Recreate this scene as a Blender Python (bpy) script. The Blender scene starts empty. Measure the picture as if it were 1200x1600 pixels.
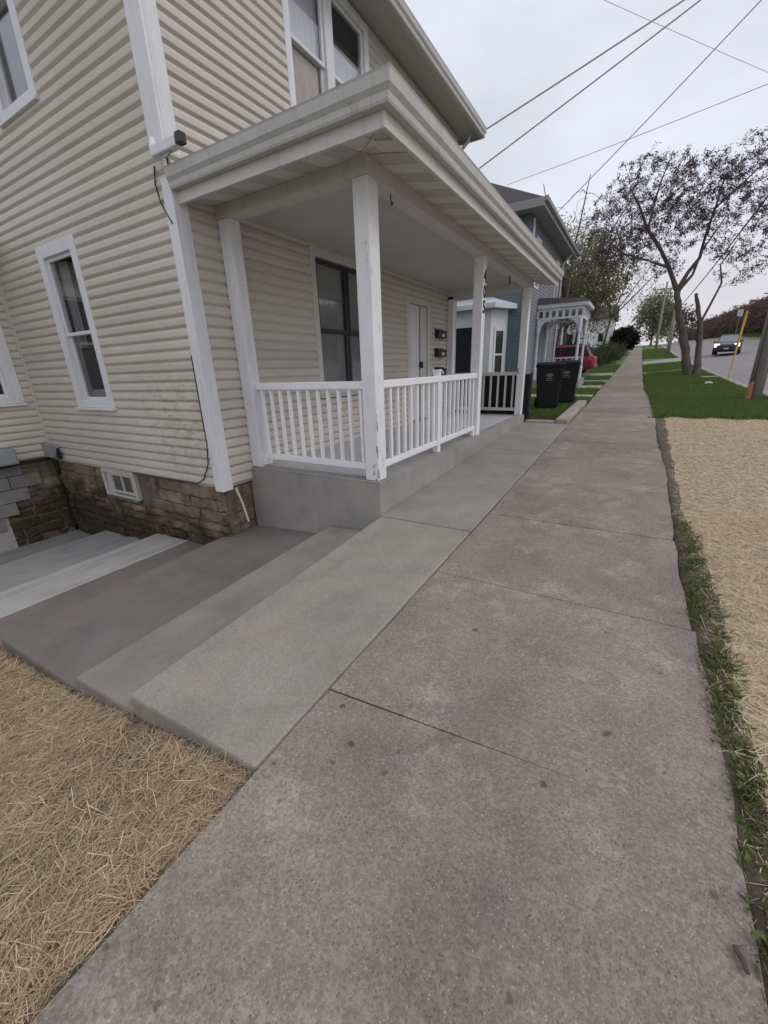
import bpy, bmesh, math, random
import numpy as np
from mathutils import Vector, Matrix

# ------------------------------------------------------------------ camera, sky, sun, exposure
SC = bpy.context.scene
COL = SC.collection
R_ = math.radians

def cam_rotation(yaw, pitch, roll):
    cz, sz = math.cos(yaw), math.sin(yaw)
    cx, sx = math.cos(pitch), math.sin(pitch)
    cy, sy = math.cos(roll), math.sin(roll)
    base = Matrix(((1, 0, 0), (0, 0, -1), (0, 1, 0)))
    rz = Matrix(((cz, -sz, 0), (sz, cz, 0), (0, 0, 1)))
    rp = Matrix(((1, 0, 0), (0, cx, -sx), (0, sx, cx)))
    rr = Matrix(((cy, -sy, 0), (sy, cy, 0), (0, 0, 1)))
    m = rr @ rp @ base @ rz
    return Matrix((m[0], -m[1], -m[2])).transposed()

cam = bpy.data.cameras.new('camera')
cam.sensor_fit = 'VERTICAL'
cam.sensor_height = 24.0
cam.lens = 24.0 * 629.7 / 1600.0
cam.clip_start = 0.05
cam.clip_end = 3000
camo = bpy.data.objects.new('camera', cam)
camo.matrix_world = Matrix.Translation((0, 0, 1.5)) @ cam_rotation(R_(-31.21), R_(19.49), R_(-1.953)).to_4x4()
COL.objects.link(camo)
SC.camera = camo

SUN_EL, SUN_AZ = 45.0, 80.0          # azimuth measured from +Y towards +X
world = bpy.data.worlds.new('World')
SC.world = world
world.use_nodes = True
nt = world.node_tree
nt.nodes.clear()
out = nt.nodes.new('ShaderNodeOutputWorld')
bg = nt.nodes.new('ShaderNodeBackground')
bg.inputs['Strength'].default_value = 0.1
sky = nt.nodes.new('ShaderNodeTexSky')
sky.sky_type = 'NISHITA'
sky.sun_disc = False
sky.sun_elevation = R_(SUN_EL)
sky.sun_rotation = R_(SUN_AZ)
sky.air_density = 1.0
sky.dust_density = 3.0
tc = nt.nodes.new('ShaderNodeTexCoord')
sep = nt.nodes.new('ShaderNodeSeparateXYZ')
nt.links.new(tc.outputs['Generated'], sep.inputs[0])
ramp = nt.nodes.new('ShaderNodeValToRGB')
e = ramp.color_ramp.elements
e[0].position = 0.0; e[0].color = (0.735, 0.70, 0.725, 1)
e[1].position = 1.0; e[1].color = (0.74, 0.76, 0.85, 1)
n = e.new(0.10); n.color = (0.72, 0.705, 0.755, 1)
n = e.new(0.30); n.color = (0.705, 0.725, 0.82, 1)
nt.links.new(sep.outputs['Z'], ramp.inputs[0])
mp = nt.nodes.new('ShaderNodeMapping')
mp.inputs['Scale'].default_value = (1.0, 1.0, 2.2)
nt.links.new(tc.outputs['Generated'], mp.inputs[0])
nz = nt.nodes.new('ShaderNodeTexNoise')
nz.inputs['Scale'].default_value = 2.3
nz.inputs['Detail'].default_value = 5
nz.inputs['Roughness'].default_value = 0.5
nt.links.new(mp.outputs[0], nz.inputs['Vector'])
mr = nt.nodes.new('ShaderNodeMapRange')
mr.inputs['From Min'].default_value = 0.3
mr.inputs['From Max'].default_value = 0.7
mr.inputs['To Min'].default_value = 9.6
mr.inputs['To Max'].default_value = 13.2
nt.links.new(nz.outputs['Fac'], mr.inputs[0])
vm = nt.nodes.new('ShaderNodeVectorMath')
vm.operation = 'SCALE'
nt.links.new(ramp.outputs['Color'], vm.inputs[0])
nt.links.new(mr.outputs[0], vm.inputs['Scale'])
mx = nt.nodes.new('ShaderNodeMix')
mx.data_type = 'RGBA'
mx.inputs['Factor'].default_value = 0.92
nt.links.new(sky.outputs['Color'], mx.inputs['A'])
nt.links.new(vm.outputs[0], mx.inputs['B'])
nt.links.new(mx.outputs['Result'], bg.inputs['Color'])
nt.links.new(bg.outputs[0], out.inputs['Surface'])

sd = bpy.data.lights.new('sun', 'SUN')
sd.energy = 0.9
sd.angle = R_(25)
sd.color = (1.0, 0.96, 0.91)
so = bpy.data.objects.new('sun', sd)
dirv = Vector((math.sin(R_(SUN_AZ)) * math.cos(R_(SUN_EL)), math.cos(R_(SUN_AZ)) * math.cos(R_(SUN_EL)), math.sin(R_(SUN_EL))))
so.rotation_euler = (-dirv).to_track_quat('-Z', 'Y').to_euler()
so.location = (20, 20, 40)
COL.objects.link(so)

SC.view_settings.view_transform = 'Standard'
SC.view_settings.look = 'None'
SC.view_settings.gamma = 1
SC.view_settings.use_curve_mapping = False
SC.view_settings.exposure = 0.0
SC.cycles.use_denoising = True
SC.cycles.max_bounces = 6
SC.cycles.transparent_max_bounces = 12

random.seed(7)
rng = np.random.default_rng(11)

# ------------------------------------------------------------------ materials
def new_mat(name):
    m = bpy.data.materials.new(name)
    m.use_nodes = True
    t = m.node_tree
    b = t.nodes['Principled BSDF']
    return m, t, b

def N(t, kind, **kw):
    n = t.nodes.new(kind)
    for k, v in kw.items():
        if k in n.inputs:
            n.inputs[k].default_value = v
        else:
            setattr(n, k, v)
    return n

def mixc(t, fac, a, b, mode='MIX'):
    m = t.nodes.new('ShaderNodeMix')
    m.data_type = 'RGBA'
    m.blend_type = mode
    for sock, v in (('Factor', fac), ('A', a), ('B', b)):
        if hasattr(v, 'links') or hasattr(v, 'is_linked'):
            t.links.new(v, m.inputs[sock])
        elif sock == 'Factor':
            m.inputs[sock].default_value = v
        else:
            m.inputs[sock].default_value = (*v, 1)
    return m.outputs['Result']

def rampf(t, sock, lo, hi, a=0.0, b=1.0):
    m = t.nodes.new('ShaderNodeMapRange')
    m.inputs['From Min'].default_value = lo
    m.inputs['From Max'].default_value = hi
    m.inputs['To Min'].default_value = a
    m.inputs['To Max'].default_value = b
    t.links.new(sock, m.inputs[0])
    return m.outputs[0]

def mul(t, a, b):
    m = t.nodes.new('ShaderNodeMath')
    m.operation = 'MULTIPLY'
    for i, v in ((0, a), (1, b)):
        if hasattr(v, 'is_linked'):
            t.links.new(v, m.inputs[i])
        else:
            m.inputs[i].default_value = v
    return m.outputs[0]

def posn(t, scale=(1, 1, 1)):
    g = t.nodes.new('ShaderNodeNewGeometry')
    m = t.nodes.new('ShaderNodeMapping')
    m.inputs['Scale'].default_value = scale
    t.links.new(g.outputs['Position'], m.inputs[0])
    return m.outputs[0]

def noise(t, vec, scale, detail=4, rough=0.55):
    n = N(t, 'ShaderNodeTexNoise', Scale=scale, Detail=detail, Roughness=rough)
    t.links.new(vec, n.inputs['Vector'])
    return n.outputs['Fac']

def bump(t, b, sock, strength, dist):
    n = N(t, 'ShaderNodeBump', Strength=strength, Distance=dist)
    t.links.new(sock, n.inputs['Height'])
    t.links.new(n.outputs[0], b.inputs['Normal'])

def mat(name, c, rough=0.7, var=0.12, scale=4.0, bmp=0.0, bscale=60.0, metal=0.0, stretch=(1, 1, 1), spec=0.5, objvar=0.0):
    m, t, b = new_mat(name)
    p = posn(t, stretch)
    f = noise(t, p, scale)
    lo = tuple(x * (1 - var) for x in c)
    hi = tuple(min(1, x * (1 + var)) for x in c)
    col = mixc(t, rampf(t, f, 0.3, 0.7), lo, hi)
    if objvar:
        oi = t.nodes.new('ShaderNodeObjectInfo')
        k = rampf(t, oi.outputs['Random'], 0, 1, 1 - objvar, 1 + objvar)
        cc = t.nodes.new('ShaderNodeVectorMath'); cc.operation = 'SCALE'
        t.links.new(col, cc.inputs[0]); t.links.new(k, cc.inputs['Scale'])
        col = cc.outputs[0]
    t.links.new(col, b.inputs['Base Color'])
    b.inputs['Roughness'].default_value = rough
    b.inputs['Metallic'].default_value = metal
    b.inputs['Specular IOR Level'].default_value = spec
    if bmp:
        bump(t, b, noise(t, p, bscale, 3), bmp, 0.01)
    return m

def cells(t, p, scale, col, lo, hi):
    """aggregate: every grain gets its own brightness"""
    v = N(t, 'ShaderNodeTexVoronoi', Scale=scale)
    t.links.new(p, v.inputs['Vector'])
    sc_ = t.nodes.new('ShaderNodeSeparateColor')
    t.links.new(v.outputs['Color'], sc_.inputs[0])
    k = rampf(t, sc_.outputs[0], 0, 1, lo, hi)
    cc = t.nodes.new('ShaderNodeVectorMath'); cc.operation = 'SCALE'
    t.links.new(col, cc.inputs[0]); t.links.new(k, cc.inputs['Scale'])
    return cc.outputs[0], v, sc_

def concrete_new(name, c, streak=False, pore=0.5, dark=(0.8, 0.8, 0.8)):
    m, t, b = new_mat(name)
    p = posn(t)
    big = noise(t, p, 1.6, 5, 0.6)
    col = mixc(t, rampf(t, big, 0.32, 0.68), tuple(x * 0.80 for x in c), tuple(x * 1.14 for x in c))
    if streak:
        ps = posn(t, (5.0, 0.7, 1))
        st = noise(t, ps, 1.4, 5, 0.6)
        col = mixc(t, rampf(t, st, 0.35, 0.65), col, tuple(x * 1.16 for x in c))
        sp = rampf(t, noise(t, posn(t, (5, 0.7, 1)), 1.1, 4), 0.5, 0.66)
        col = mixc(t, mul(t, sp, 0.5), col, tuple(x * 0.7 for x in c))
    warm = rampf(t, noise(t, p, 2.4, 6, 0.65), 0.44, 0.66, 0, 0.45)
    col = mixc(t, warm, col, (c[0] * 1.24, c[1] * 1.13, c[2] * 0.96))
    stain = rampf(t, noise(t, p, 3.4, 7, 0.7), 0.52, 0.70, 0, 0.45)
    col = mixc(t, stain, col, tuple(x * 0.68 for x in c))
    col, vc, s1 = cells(t, p, 150.0, col, 1 - 0.14 * pore - 0.03, 1 + 0.14 * pore + 0.03)
    fine = noise(t, p, 70, 4, 0.7)
    v = N(t, 'ShaderNodeTexVoronoi', Scale=38.0)
    t.links.new(p, v.inputs['Vector'])
    pits = rampf(t, v.outputs['Distance'], 0.10, 0.18, 1.0, 0.0)
    msk = rampf(t, noise(t, p, 3.0, 4), 0.42, 0.62, 0, 0.6)
    col = mixc(t, mul(t, mul(t, pits, msk), pore), col, tuple(x * 0.5 for x in c))
    t.links.new(col, b.inputs['Base Color'])
    b.inputs['Roughness'].default_value = 0.85
    b.inputs['Specular IOR Level'].default_value = 0.3
    bump(t, b, fine, 0.4, 0.006)
    return m

def spots(t, p, col, scale, rad, thr, c, amt, warp=0.035):
    nd = N(t, 'ShaderNodeTexNoise', Scale=28.0)
    t.links.new(p, nd.inputs['Vector'])
    va = t.nodes.new('ShaderNodeVectorMath'); va.operation = 'MULTIPLY_ADD'
    t.links.new(nd.outputs['Color'], va.inputs[0])
    va.inputs[1].default_value = (warp, warp, warp)
    t.links.new(p, va.inputs[2])
    v2 = N(t, 'ShaderNodeTexVoronoi', Scale=scale)
    t.links.new(va.outputs[0], v2.inputs['Vector'])
    s2 = t.nodes.new('ShaderNodeSeparateColor')
    t.links.new(v2.outputs['Color'], s2.inputs[0])
    sp = mul(t, rampf(t, v2.outputs['Distance'], rad * .6, rad, 1, 0), rampf(t, s2.outputs[0], thr, thr + .1))
    return mixc(t, mul(t, sp, amt), col, c)

def sidewalk_mat():
    m, t, b = new_mat('old_sidewalk_concrete')
    p = posn(t)
    big = noise(t, p, 0.75, 6, 0.62)
    col = mixc(t, rampf(t, big, 0.38, 0.62), (0.215, 0.182, 0.155), (0.325, 0.285, 0.234))
    mid = noise(t, p, 5.0, 7, 0.68)
    col = mixc(t, rampf(t, mid, 0.36, 0.66, 0.0, 0.65), col, (0.165, 0.138, 0.125))
    tan = rampf(t, noise(t, posn(t, (1, .7, 1)), 1.7, 5, 0.6), 0.44, 0.64, 0, 0.5)
    col = mixc(t, tan, col, (0.33, 0.275, 0.20))
    sc = rampf(t, noise(t, p, 2.6, 8, 0.72), 0.53, 0.68, 0, 0.75)
    col = mixc(t, sc, col, (0.42, 0.39, 0.34))
    col, v, s1 = cells(t, p, 130.0, col, 0.78, 1.22)
    gr = noise(t, p, 60, 3, 0.7)
    col = mixc(t, rampf(t, gr, 0.42, 0.66, 0, 0.45), col, (0.15, 0.125, 0.105))
    near = rampf(t, v.outputs['Distance'], 0.25, 0.45, 1, 0)
    col = mixc(t, mul(t, mul(t, near, rampf(t, s1.outputs[1], 0.9, 0.93)), 0.6), col, (0.50, 0.45, 0.37))
    col = mixc(t, mul(t, mul(t, near, rampf(t, s1.outputs[2], 0.87, 0.9)), 0.55), col, (0.085, 0.07, 0.062))
    col = spots(t, p, col, 4.6, 0.085, 0.25, (0.06, 0.05, 0.048), 0.75)
    col = spots(t, p, col, 9.0, 0.11, 0.5, (0.08, 0.068, 0.062), 0.65)
    col = spots(t, p, col, 3.1, 0.16, 0.8, (0.45, 0.42, 0.37), 0.28, 0.3)
    oi = t.nodes.new('ShaderNodeObjectInfo')
    k = rampf(t, oi.outputs['Random'], 0, 1, 0.93, 1.08)
    cc = t.nodes.new('ShaderNodeVectorMath'); cc.operation = 'SCALE'
    t.links.new(col, cc.inputs[0]); t.links.new(k, cc.inputs['Scale'])
    t.links.new(cc.outputs[0], b.inputs['Base Color'])
    b.inputs['Roughness'].default_value = 0.88
    b.inputs['Specular IOR Level'].default_value = 0.3
    hs = t.nodes.new('ShaderNodeMath'); hs.operation = 'ADD'
    t.links.new(noise(t, p, 45, 4, 0.7), hs.inputs[0]); t.links.new(mul(t, near, 0.35), hs.inputs[1])
    bump(t, b, hs.outputs[0], 0.6, 0.007)
    return m

def siding_mat():
    m, t, b = new_mat('beige_vinyl_siding')
    p = posn(t)
    col = mixc(t, rampf(t, noise(t, p, 0.8, 4), 0.3, 0.7), (0.53, 0.49, 0.43), (0.585, 0.545, 0.482))
    g = noise(t, posn(t, (3, 3, 14)), 1.5, 5, 0.65)
    col = mixc(t, rampf(t, g, 0.5, 0.75, 0, 0.28), col, (0.39, 0.355, 0.305))
    oi = t.nodes.new('ShaderNodeObjectInfo')
    k = rampf(t, oi.outputs['Random'], 0, 1, 0.95, 1.04)
    cc = t.nodes.new('ShaderNodeVectorMath'); cc.operation = 'SCALE'
    t.links.new(col, cc.inputs[0]); t.links.new(k, cc.inputs['Scale'])
    col = cc.outputs[0]
    # mildew patch beside the corner board of the side wall
    g2 = t.nodes.new('ShaderNodeNewGeometry')
    sub = t.nodes.new('ShaderNodeVectorMath'); sub.operation = 'DISTANCE'
    sub.inputs[1].default_value = (-4.5, 2.86, 0.95)
    t.links.new(g2.outputs['Position'], sub.inputs[0])
    near = rampf(t, sub.outputs['Value'], 0.25, 0.95, 1, 0)
    sm = rampf(t, noise(t, posn(t, (4, 4, 9)), 2.6, 6, 0.7), 0.47, 0.66)
    col = mixc(t, mul(t, mul(t, near, sm), 0.6), col, (0.23, 0.215, 0.11))
    t.links.new(col, b.inputs['Base Color'])
    b.inputs['Roughness'].default_value = 0.55
    b.inputs['Specular IOR Level'].default_value = 0.35
    bump(t, b, noise(t, posn(t, (1, 1, 30)), 8, 3), 0.08, 0.004)
    return m

def chipped_mat():
    m, t, b = new_mat('chipped_white_paint')
    p = posn(t, (1.0, 1.0, 0.22))
    base = mixc(t, rampf(t, noise(t, posn(t), 3, 4), 0.3, 0.7), (0.70, 0.70, 0.71), (0.79, 0.79, 0.80))
    f = noise(t, p, 17, 5, 0.65)
    f2 = noise(t, posn(t), 2.1, 3)
    th = mul(t, rampf(t, f, 0.59, 0.63), rampf(t, f2, 0.44, 0.54))
    col = mixc(t, th, base, (0.27, 0.225, 0.17))
    t.links.new(col, b.inputs['Base Color'])
    b.inputs['Roughness'].default_value = 0.6
    bump(t, b, th, 0.5, -0.004)
    return m

def stone_mat():
    m, t, b = new_mat('rubble_limestone')
    p = posn(t)
    oi = t.nodes.new('ShaderNodeObjectInfo')
    base = mixc(t, oi.outputs['Random'], (0.22, 0.18, 0.122), (0.34, 0.285, 0.20))
    base = mixc(t, rampf(t, noise(t, p, 7, 6, 0.7), 0.35, 0.7, 0, 0.8), base, (0.105, 0.08, 0.055))
    pale = rampf(t, noise(t, p, 5.2, 6, 0.7), 0.60, 0.70, 0, 0.75)
    base = mixc(t, pale, base, (0.38, 0.32, 0.22))
    # damp soil crust in the corner by the ell
    g2 = t.nodes.new('ShaderNodeNewGeometry')
    mpn = t.nodes.new('ShaderNodeMapping')
    mpn.inputs['Scale'].default_value = (0.22, 0.8, 1.25)
    t.links.new(g2.outputs['Position'], mpn.inputs[0])
    ds = t.nodes.new('ShaderNodeVectorMath'); ds.operation = 'DISTANCE'
    ds.inputs[1].default_value = (-7.3 * 0.22, 2.8 * 0.8, -0.95 * 1.25)
    t.links.new(mpn.outputs[0], ds.inputs[0])
    wob = t.nodes.new('ShaderNodeMath'); wob.operation = 'ADD'
    t.links.new(ds.outputs['Value'], wob.inputs[0])
    t.links.new(rampf(t, noise(t, p, 4, 5), 0.3, 0.7, -0.3, 0.3), wob.inputs[1])
    soil = rampf(t, wob.outputs[0], 0.8, 1.2, 0.88, 0)
    base = mixc(t, soil, base, (0.05, 0.036, 0.026))
    t.links.new(base, b.inputs['Base Color'])
    b.inputs['Roughness'].default_value = 0.95
    b.inputs['Specular IOR Level'].default_value = 0.15
    bump(t, b, noise(t, p, 22, 6, 0.7), 0.9, 0.03)
    return m

def tint_mat(name, c1, c2, rough=0.8, trans=0.0, big=None):
    m, t, b = new_mat(name)
    a = t.nodes.new('ShaderNodeAttribute')
    a.attribute_name = 'tint'
    col = mixc(t, a.outputs['Fac'], c1, c2)
    if big:
        col = mixc(t, rampf(t, noise(t, posn(t), 0.9, 4), 0.42, 0.66, 0, 0.75), col, big)
    t.links.new(col, b.inputs['Base Color'])
    b.inputs['Roughness'].default_value = rough
    b.inputs['Specular IOR Level'].default_value = 0.25
    if trans:
        tl = t.nodes.new('ShaderNodeBsdfTranslucent')
        t.links.new(col, tl.inputs['Color'])
        ms = t.nodes.new('ShaderNodeMixShader')
        ms.inputs[0].default_value = trans
        t.links.new(b.outputs[0], ms.inputs[1]); t.links.new(tl.outputs[0], ms.inputs[2])
        t.links.new(ms.outputs[0], t.nodes['Material Output'].inputs['Surface'])
    return m

def glass_mat():
    m, t, b = new_mat('window_glass')
    t.nodes.remove(b)
    o = t.nodes['Material Output']
    lw = N(t, 'ShaderNodeLayerWeight', Blend=0.5)
    pw_ = t.nodes.new('ShaderNodeMath'); pw_.operation = 'POWER'
    t.links.new(lw.outputs['Facing'], pw_.inputs[0]); pw_.inputs[1].default_value = 3.6
    fr = rampf(t, pw_.outputs[0], 0, 1, 0.055, 0.95)
    tr = N(t, 'ShaderNodeBsdfTransparent')
    tr.inputs['Color'].default_value = (0.96, 0.97, 0.97, 1)
    gl = N(t, 'ShaderNodeBsdfGlossy', Roughness=0.03)
    ms = t.nodes.new('ShaderNodeMixShader')
    t.links.new(fr, ms.inputs[0])
    t.links.new(tr.outputs[0], ms.inputs[1])
    t.links.new(gl.outputs[0], ms.inputs[2])
    t.links.new(ms.outputs[0], o.inputs['Surface'])
    return m

def emit_mat(name, c, s):
    m, t, b = new_mat(name)
    b.inputs['Base Color'].default_value = (*c, 1)
    b.inputs['Emission Color'].default_value = (*c, 1)
    b.inputs['Emission Strength'].default_value = s
    return m

def paint_mat(name, c, rough, grime=0.35, dirt=(0.33, 0.30, 0.255)):
    m, t, b = new_mat(name)
    col = mixc(t, rampf(t, noise(t, posn(t), 2.2, 4), 0.3, 0.7), tuple(x * .94 for x in c), tuple(min(1, x * 1.04) for x in c))
    st = rampf(t, noise(t, posn(t, (7, 7, 0.6)), 2.3, 6, 0.7), 0.52, 0.74, 0, grime)
    col = mixc(t, st, col, dirt)
    sp = rampf(t, noise(t, posn(t), 24, 5, 0.7), 0.62, 0.72, 0, grime)
    col = mixc(t, sp, col, tuple(x * .8 for x in dirt))
    t.links.new(col, b.inputs['Base Color'])
    b.inputs['Roughness'].default_value = rough
    bump(t, b, noise(t, posn(t, (6, 6, 0.5)), 12, 3), 0.12, 0.004)
    return m

M = {}
M['sidewalk'] = sidewalk_mat()
M['slab'] = concrete_new('new_slab_concrete', (0.285, 0.268, 0.232), pore=0.8)
M['ramp'] = concrete_new('smooth_slab_concrete', (0.27, 0.256, 0.232), pore=0.25)
M['tread_mid'] = concrete_new('brown_grey_tread_concrete', (0.25, 0.232, 0.21), pore=0.4)
M['tread_dark'] = concrete_new('dark_tread_concrete', (0.168, 0.152, 0.141), streak=False, pore=0.1)
M['tread_pale'] = concrete_new('pale_tread_concrete', (0.345, 0.34, 0.335), streak=True, pore=0.2)
M['tread_pale2'] = concrete_new('cool_grey_tread_concrete', (0.27, 0.27, 0.272), streak=True, pore=0.2)
M['tread_pale3'] = concrete_new('mid_grey_floor_concrete', (0.235, 0.235, 0.24), streak=True, pore=0.2)
M['porch_conc'] = concrete_new('grey_porch_concrete', (0.30, 0.285, 0.275), pore=0.12)
M['porch_floor'] = mat('painted_porch_floor', (0.46, 0.46, 0.48), 0.6, 0.06, 2)
M['kerb'] = mat('kerb_concrete', (0.31, 0.275, 0.235), 0.9, 0.2, 5, 0.4, 50)
M['asphalt'] = mat('worn_asphalt', (0.24, 0.215, 0.215), 0.9, 0.12, 1.2, 0.3, 80)
M['joint_soil'] = mat('joint_soil', (0.085, 0.07, 0.058), 0.95, 0.3, 20, 0.4, 60)
M['siding'] = siding_mat()
M['white'] = paint_mat('white_trim', (0.72, 0.72, 0.74), 0.5, 0.32)
M['vinylwhite'] = paint_mat('white_vinyl_rail', (0.83, 0.83, 0.85), 0.4, 0.14)
M['chipped'] = chipped_mat()
M['beamwhite'] = paint_mat('aged_white_beam', (0.58, 0.56, 0.53), 0.6, 0.35)
M['greytrim'] = paint_mat('grey_white_gutter', (0.49, 0.475, 0.455), 0.45, 0.45, (0.25, 0.235, 0.21))
M['soffit_a'] = mat('soffit_plain', (0.60, 0.575, 0.54), 0.6, 0.05, 3)
M['soffit_b'] = mat('soffit_vented', (0.46, 0.44, 0.41), 0.6, 0.05, 3)
M['ceiling'] = mat('porch_ceiling', (0.50, 0.49, 0.48), 0.7, 0.05, 2)
M['shingle'] = mat('dark_shingle', (0.055, 0.05, 0.052), 0.95, 0.3, 25, 0.5, 60)
M['dark'] = mat('dark_interior', (0.018, 0.018, 0.02), 0.9, 0.2, 3)
M['darkframe'] = mat('dark_window_frame', (0.03, 0.03, 0.032), 0.5, 0.1, 5)
M['screen'] = mat('grey_insect_screen', (0.27, 0.27, 0.275), 0.8, 0.1, 6)
M['glass'] = glass_mat()
M['curtain'] = mat('pale_curtain', (0.62, 0.60, 0.64), 0.9, 0.12, 6, stretch=(6, 6, 0.4))
M['curtain2'] = mat('brown_curtain', (0.42, 0.33, 0.26), 0.9, 0.2, 6, stretch=(8, 8, 0.4))
M['stone'] = stone_mat()
M['mortar'] = mat('old_mortar', (0.14, 0.112, 0.078), 0.95, 0.3, 9, 0.6, 30)
M['block'] = mat('grey_concrete_block', (0.215, 0.205, 0.20), 0.95, 0.12, 6, 0.5, 70, objvar=0.12)
M['blockmortar'] = mat('pale_block_mortar', (0.36, 0.345, 0.33), 0.95, 0.12, 9, 0.4, 60)
M['door'] = mat('white_door', (0.66, 0.66, 0.67), 0.5, 0.04, 2)
M['black'] = mat('black_plastic', (0.016, 0.016, 0.018), 0.5, 0.15, 6)
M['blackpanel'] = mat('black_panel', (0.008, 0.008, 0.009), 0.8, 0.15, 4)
M['bin'] = mat('charcoal_bin_plastic', (0.016, 0.017, 0.019), 0.75, 0.12, 5, spec=0.25)
M['rubber'] = mat('tyre_rubber', (0.015, 0.015, 0.015), 0.8, 0.1, 5)
M['binmark'] = mat('bin_print', (0.25, 0.25, 0.25), 0.7, 0.1, 20)
M['metal'] = mat('dull_metal', (0.4, 0.4, 0.4), 0.4, 0.1, 5, metal=0.8)
M['greybox'] = mat('grey_utility_box', (0.27, 0.29, 0.31), 0.6, 0.1, 6)
M['wire'] = mat('cable_black', (0.03, 0.03, 0.035), 0.6, 0.1, 5)
M['wiregrey'] = mat('cable_grey', (0.30, 0.31, 0.34), 0.6, 0.1, 5)
M['bark'] = mat('tree_bark', (0.115, 0.095, 0.083), 0.95, 0.35, 9, 0.9, 30, stretch=(1, 1, 0.3))
M['twig'] = mat('dark_twig', (0.085, 0.07, 0.066), 0.95, 0.2, 4)
M['fartwig'] = mat('grey_far_twig', (0.13, 0.115, 0.105), 0.95, 0.2, 4)
M['polewood'] = mat('weathered_pole_wood', (0.26, 0.245, 0.22), 0.9, 0.25, 7, 0.7, 40, stretch=(3, 3, 0.15))
M['yellow'] = mat('yellow_marker', (0.55, 0.40, 0.05), 0.5, 0.1, 5)
M['orange'] = mat('faded_orange_guard', (0.44, 0.16, 0.09), 0.7, 0.2, 9)
M['lawn'] = mat('lawn_soil_green', (0.09, 0.135, 0.04), 0.95, 0.35, 2.5, 0.6, 40)
M['soil'] = mat('bare_soil', (0.095, 0.07, 0.05), 0.95, 0.3, 8, 0.7, 40)
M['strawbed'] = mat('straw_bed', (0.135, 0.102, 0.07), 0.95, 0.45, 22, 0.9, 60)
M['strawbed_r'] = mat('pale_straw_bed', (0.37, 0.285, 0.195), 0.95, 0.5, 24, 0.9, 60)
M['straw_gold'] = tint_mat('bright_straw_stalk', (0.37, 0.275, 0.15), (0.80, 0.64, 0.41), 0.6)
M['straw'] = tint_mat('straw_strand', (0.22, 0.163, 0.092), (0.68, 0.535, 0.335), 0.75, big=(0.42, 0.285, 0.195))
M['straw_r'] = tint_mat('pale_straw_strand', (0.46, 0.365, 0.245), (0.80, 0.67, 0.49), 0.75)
M['grass'] = tint_mat('grass_blade', (0.085, 0.15, 0.034), (0.22, 0.29, 0.085), 0.7, 0.45, big=(0.15, 0.185, 0.06))
M['weed'] = tint_mat('weed_leaf', (0.08, 0.115, 0.042), (0.26, 0.29, 0.12), 0.7, 0.4)
M['bud'] = tint_mat('purple_bud_leaf', (0.065, 0.046, 0.048), (0.20, 0.145, 0.148), 0.8, 0.4)
M['olive'] = tint_mat('olive_leaf', (0.13, 0.13, 0.055), (0.28, 0.265, 0.13), 0.8, 0.5)
M['pale_leaf'] = tint_mat('pale_spring_leaf', (0.18, 0.185, 0.11), (0.34, 0.34, 0.22), 0.8, 0.5)
M['evergreen'] = tint_mat('evergreen_needle', (0.010, 0.014, 0.009), (0.028, 0.034, 0.02), 0.8)
M['brush'] = tint_mat('brown_brush', (0.075, 0.056, 0.050), (0.19, 0.14, 0.122), 0.9, 0.35)
M['hedge'] = tint_mat('hedge_leaf', (0.05, 0.062, 0.022), (0.13, 0.14, 0.06), 0.8, 0.4)
M['bluegrey'] = mat('blue_grey_siding', (0.115, 0.155, 0.168), 0.6, 0.08, 2)
M['greysiding'] = mat('grey_siding', (0.21, 0.22, 0.25), 0.6, 0.06, 2)
M['greyeave'] = mat('grey_eave', (0.30, 0.29, 0.29), 0.6, 0.08, 2)
M['palewhite'] = mat('pale_house_paint', (0.62, 0.63, 0.66), 0.6, 0.08, 2)
M['suv'] = mat('dark_blue_grey_car_paint', (0.05, 0.055, 0.07), 0.25, 0.05, 2, metal=0.3)
M['red'] = mat('red_car_paint', (0.22, 0.012, 0.03), 0.25, 0.05, 2)
M['carglass'] = mat('car_glass', (0.03, 0.034, 0.04), 0.06, 0.05, 2)
M['windscreen'] = mat('pale_windscreen', (0.20, 0.24, 0.27), 0.08, 0.05, 2)
M['taillight'] = mat('tail_lamp', (0.40, 0.015, 0.02), 0.2, 0.05, 2)
M['headlamp'] = emit_mat('lit_headlamp', (1.0, 0.98, 0.88), 3.0)
M['chrome'] = mat('car_chrome', (0.5, 0.5, 0.52), 0.25, 0.05, 2, metal=0.9)
M['plate'] = mat('number_plate_white', (0.6, 0.6, 0.58), 0.6, 0.05, 2)
M['pvc'] = mat('pale_pipe', (0.6, 0.58, 0.53), 0.6, 0.1, 4)
M['litter'] = mat('litter_plastic', (0.45, 0.60, 0.62), 0.4, 0.1, 4)
M['signwhite'] = mat('sign_face', (0.62, 0.62, 0.6), 0.6, 0.05, 2)

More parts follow.
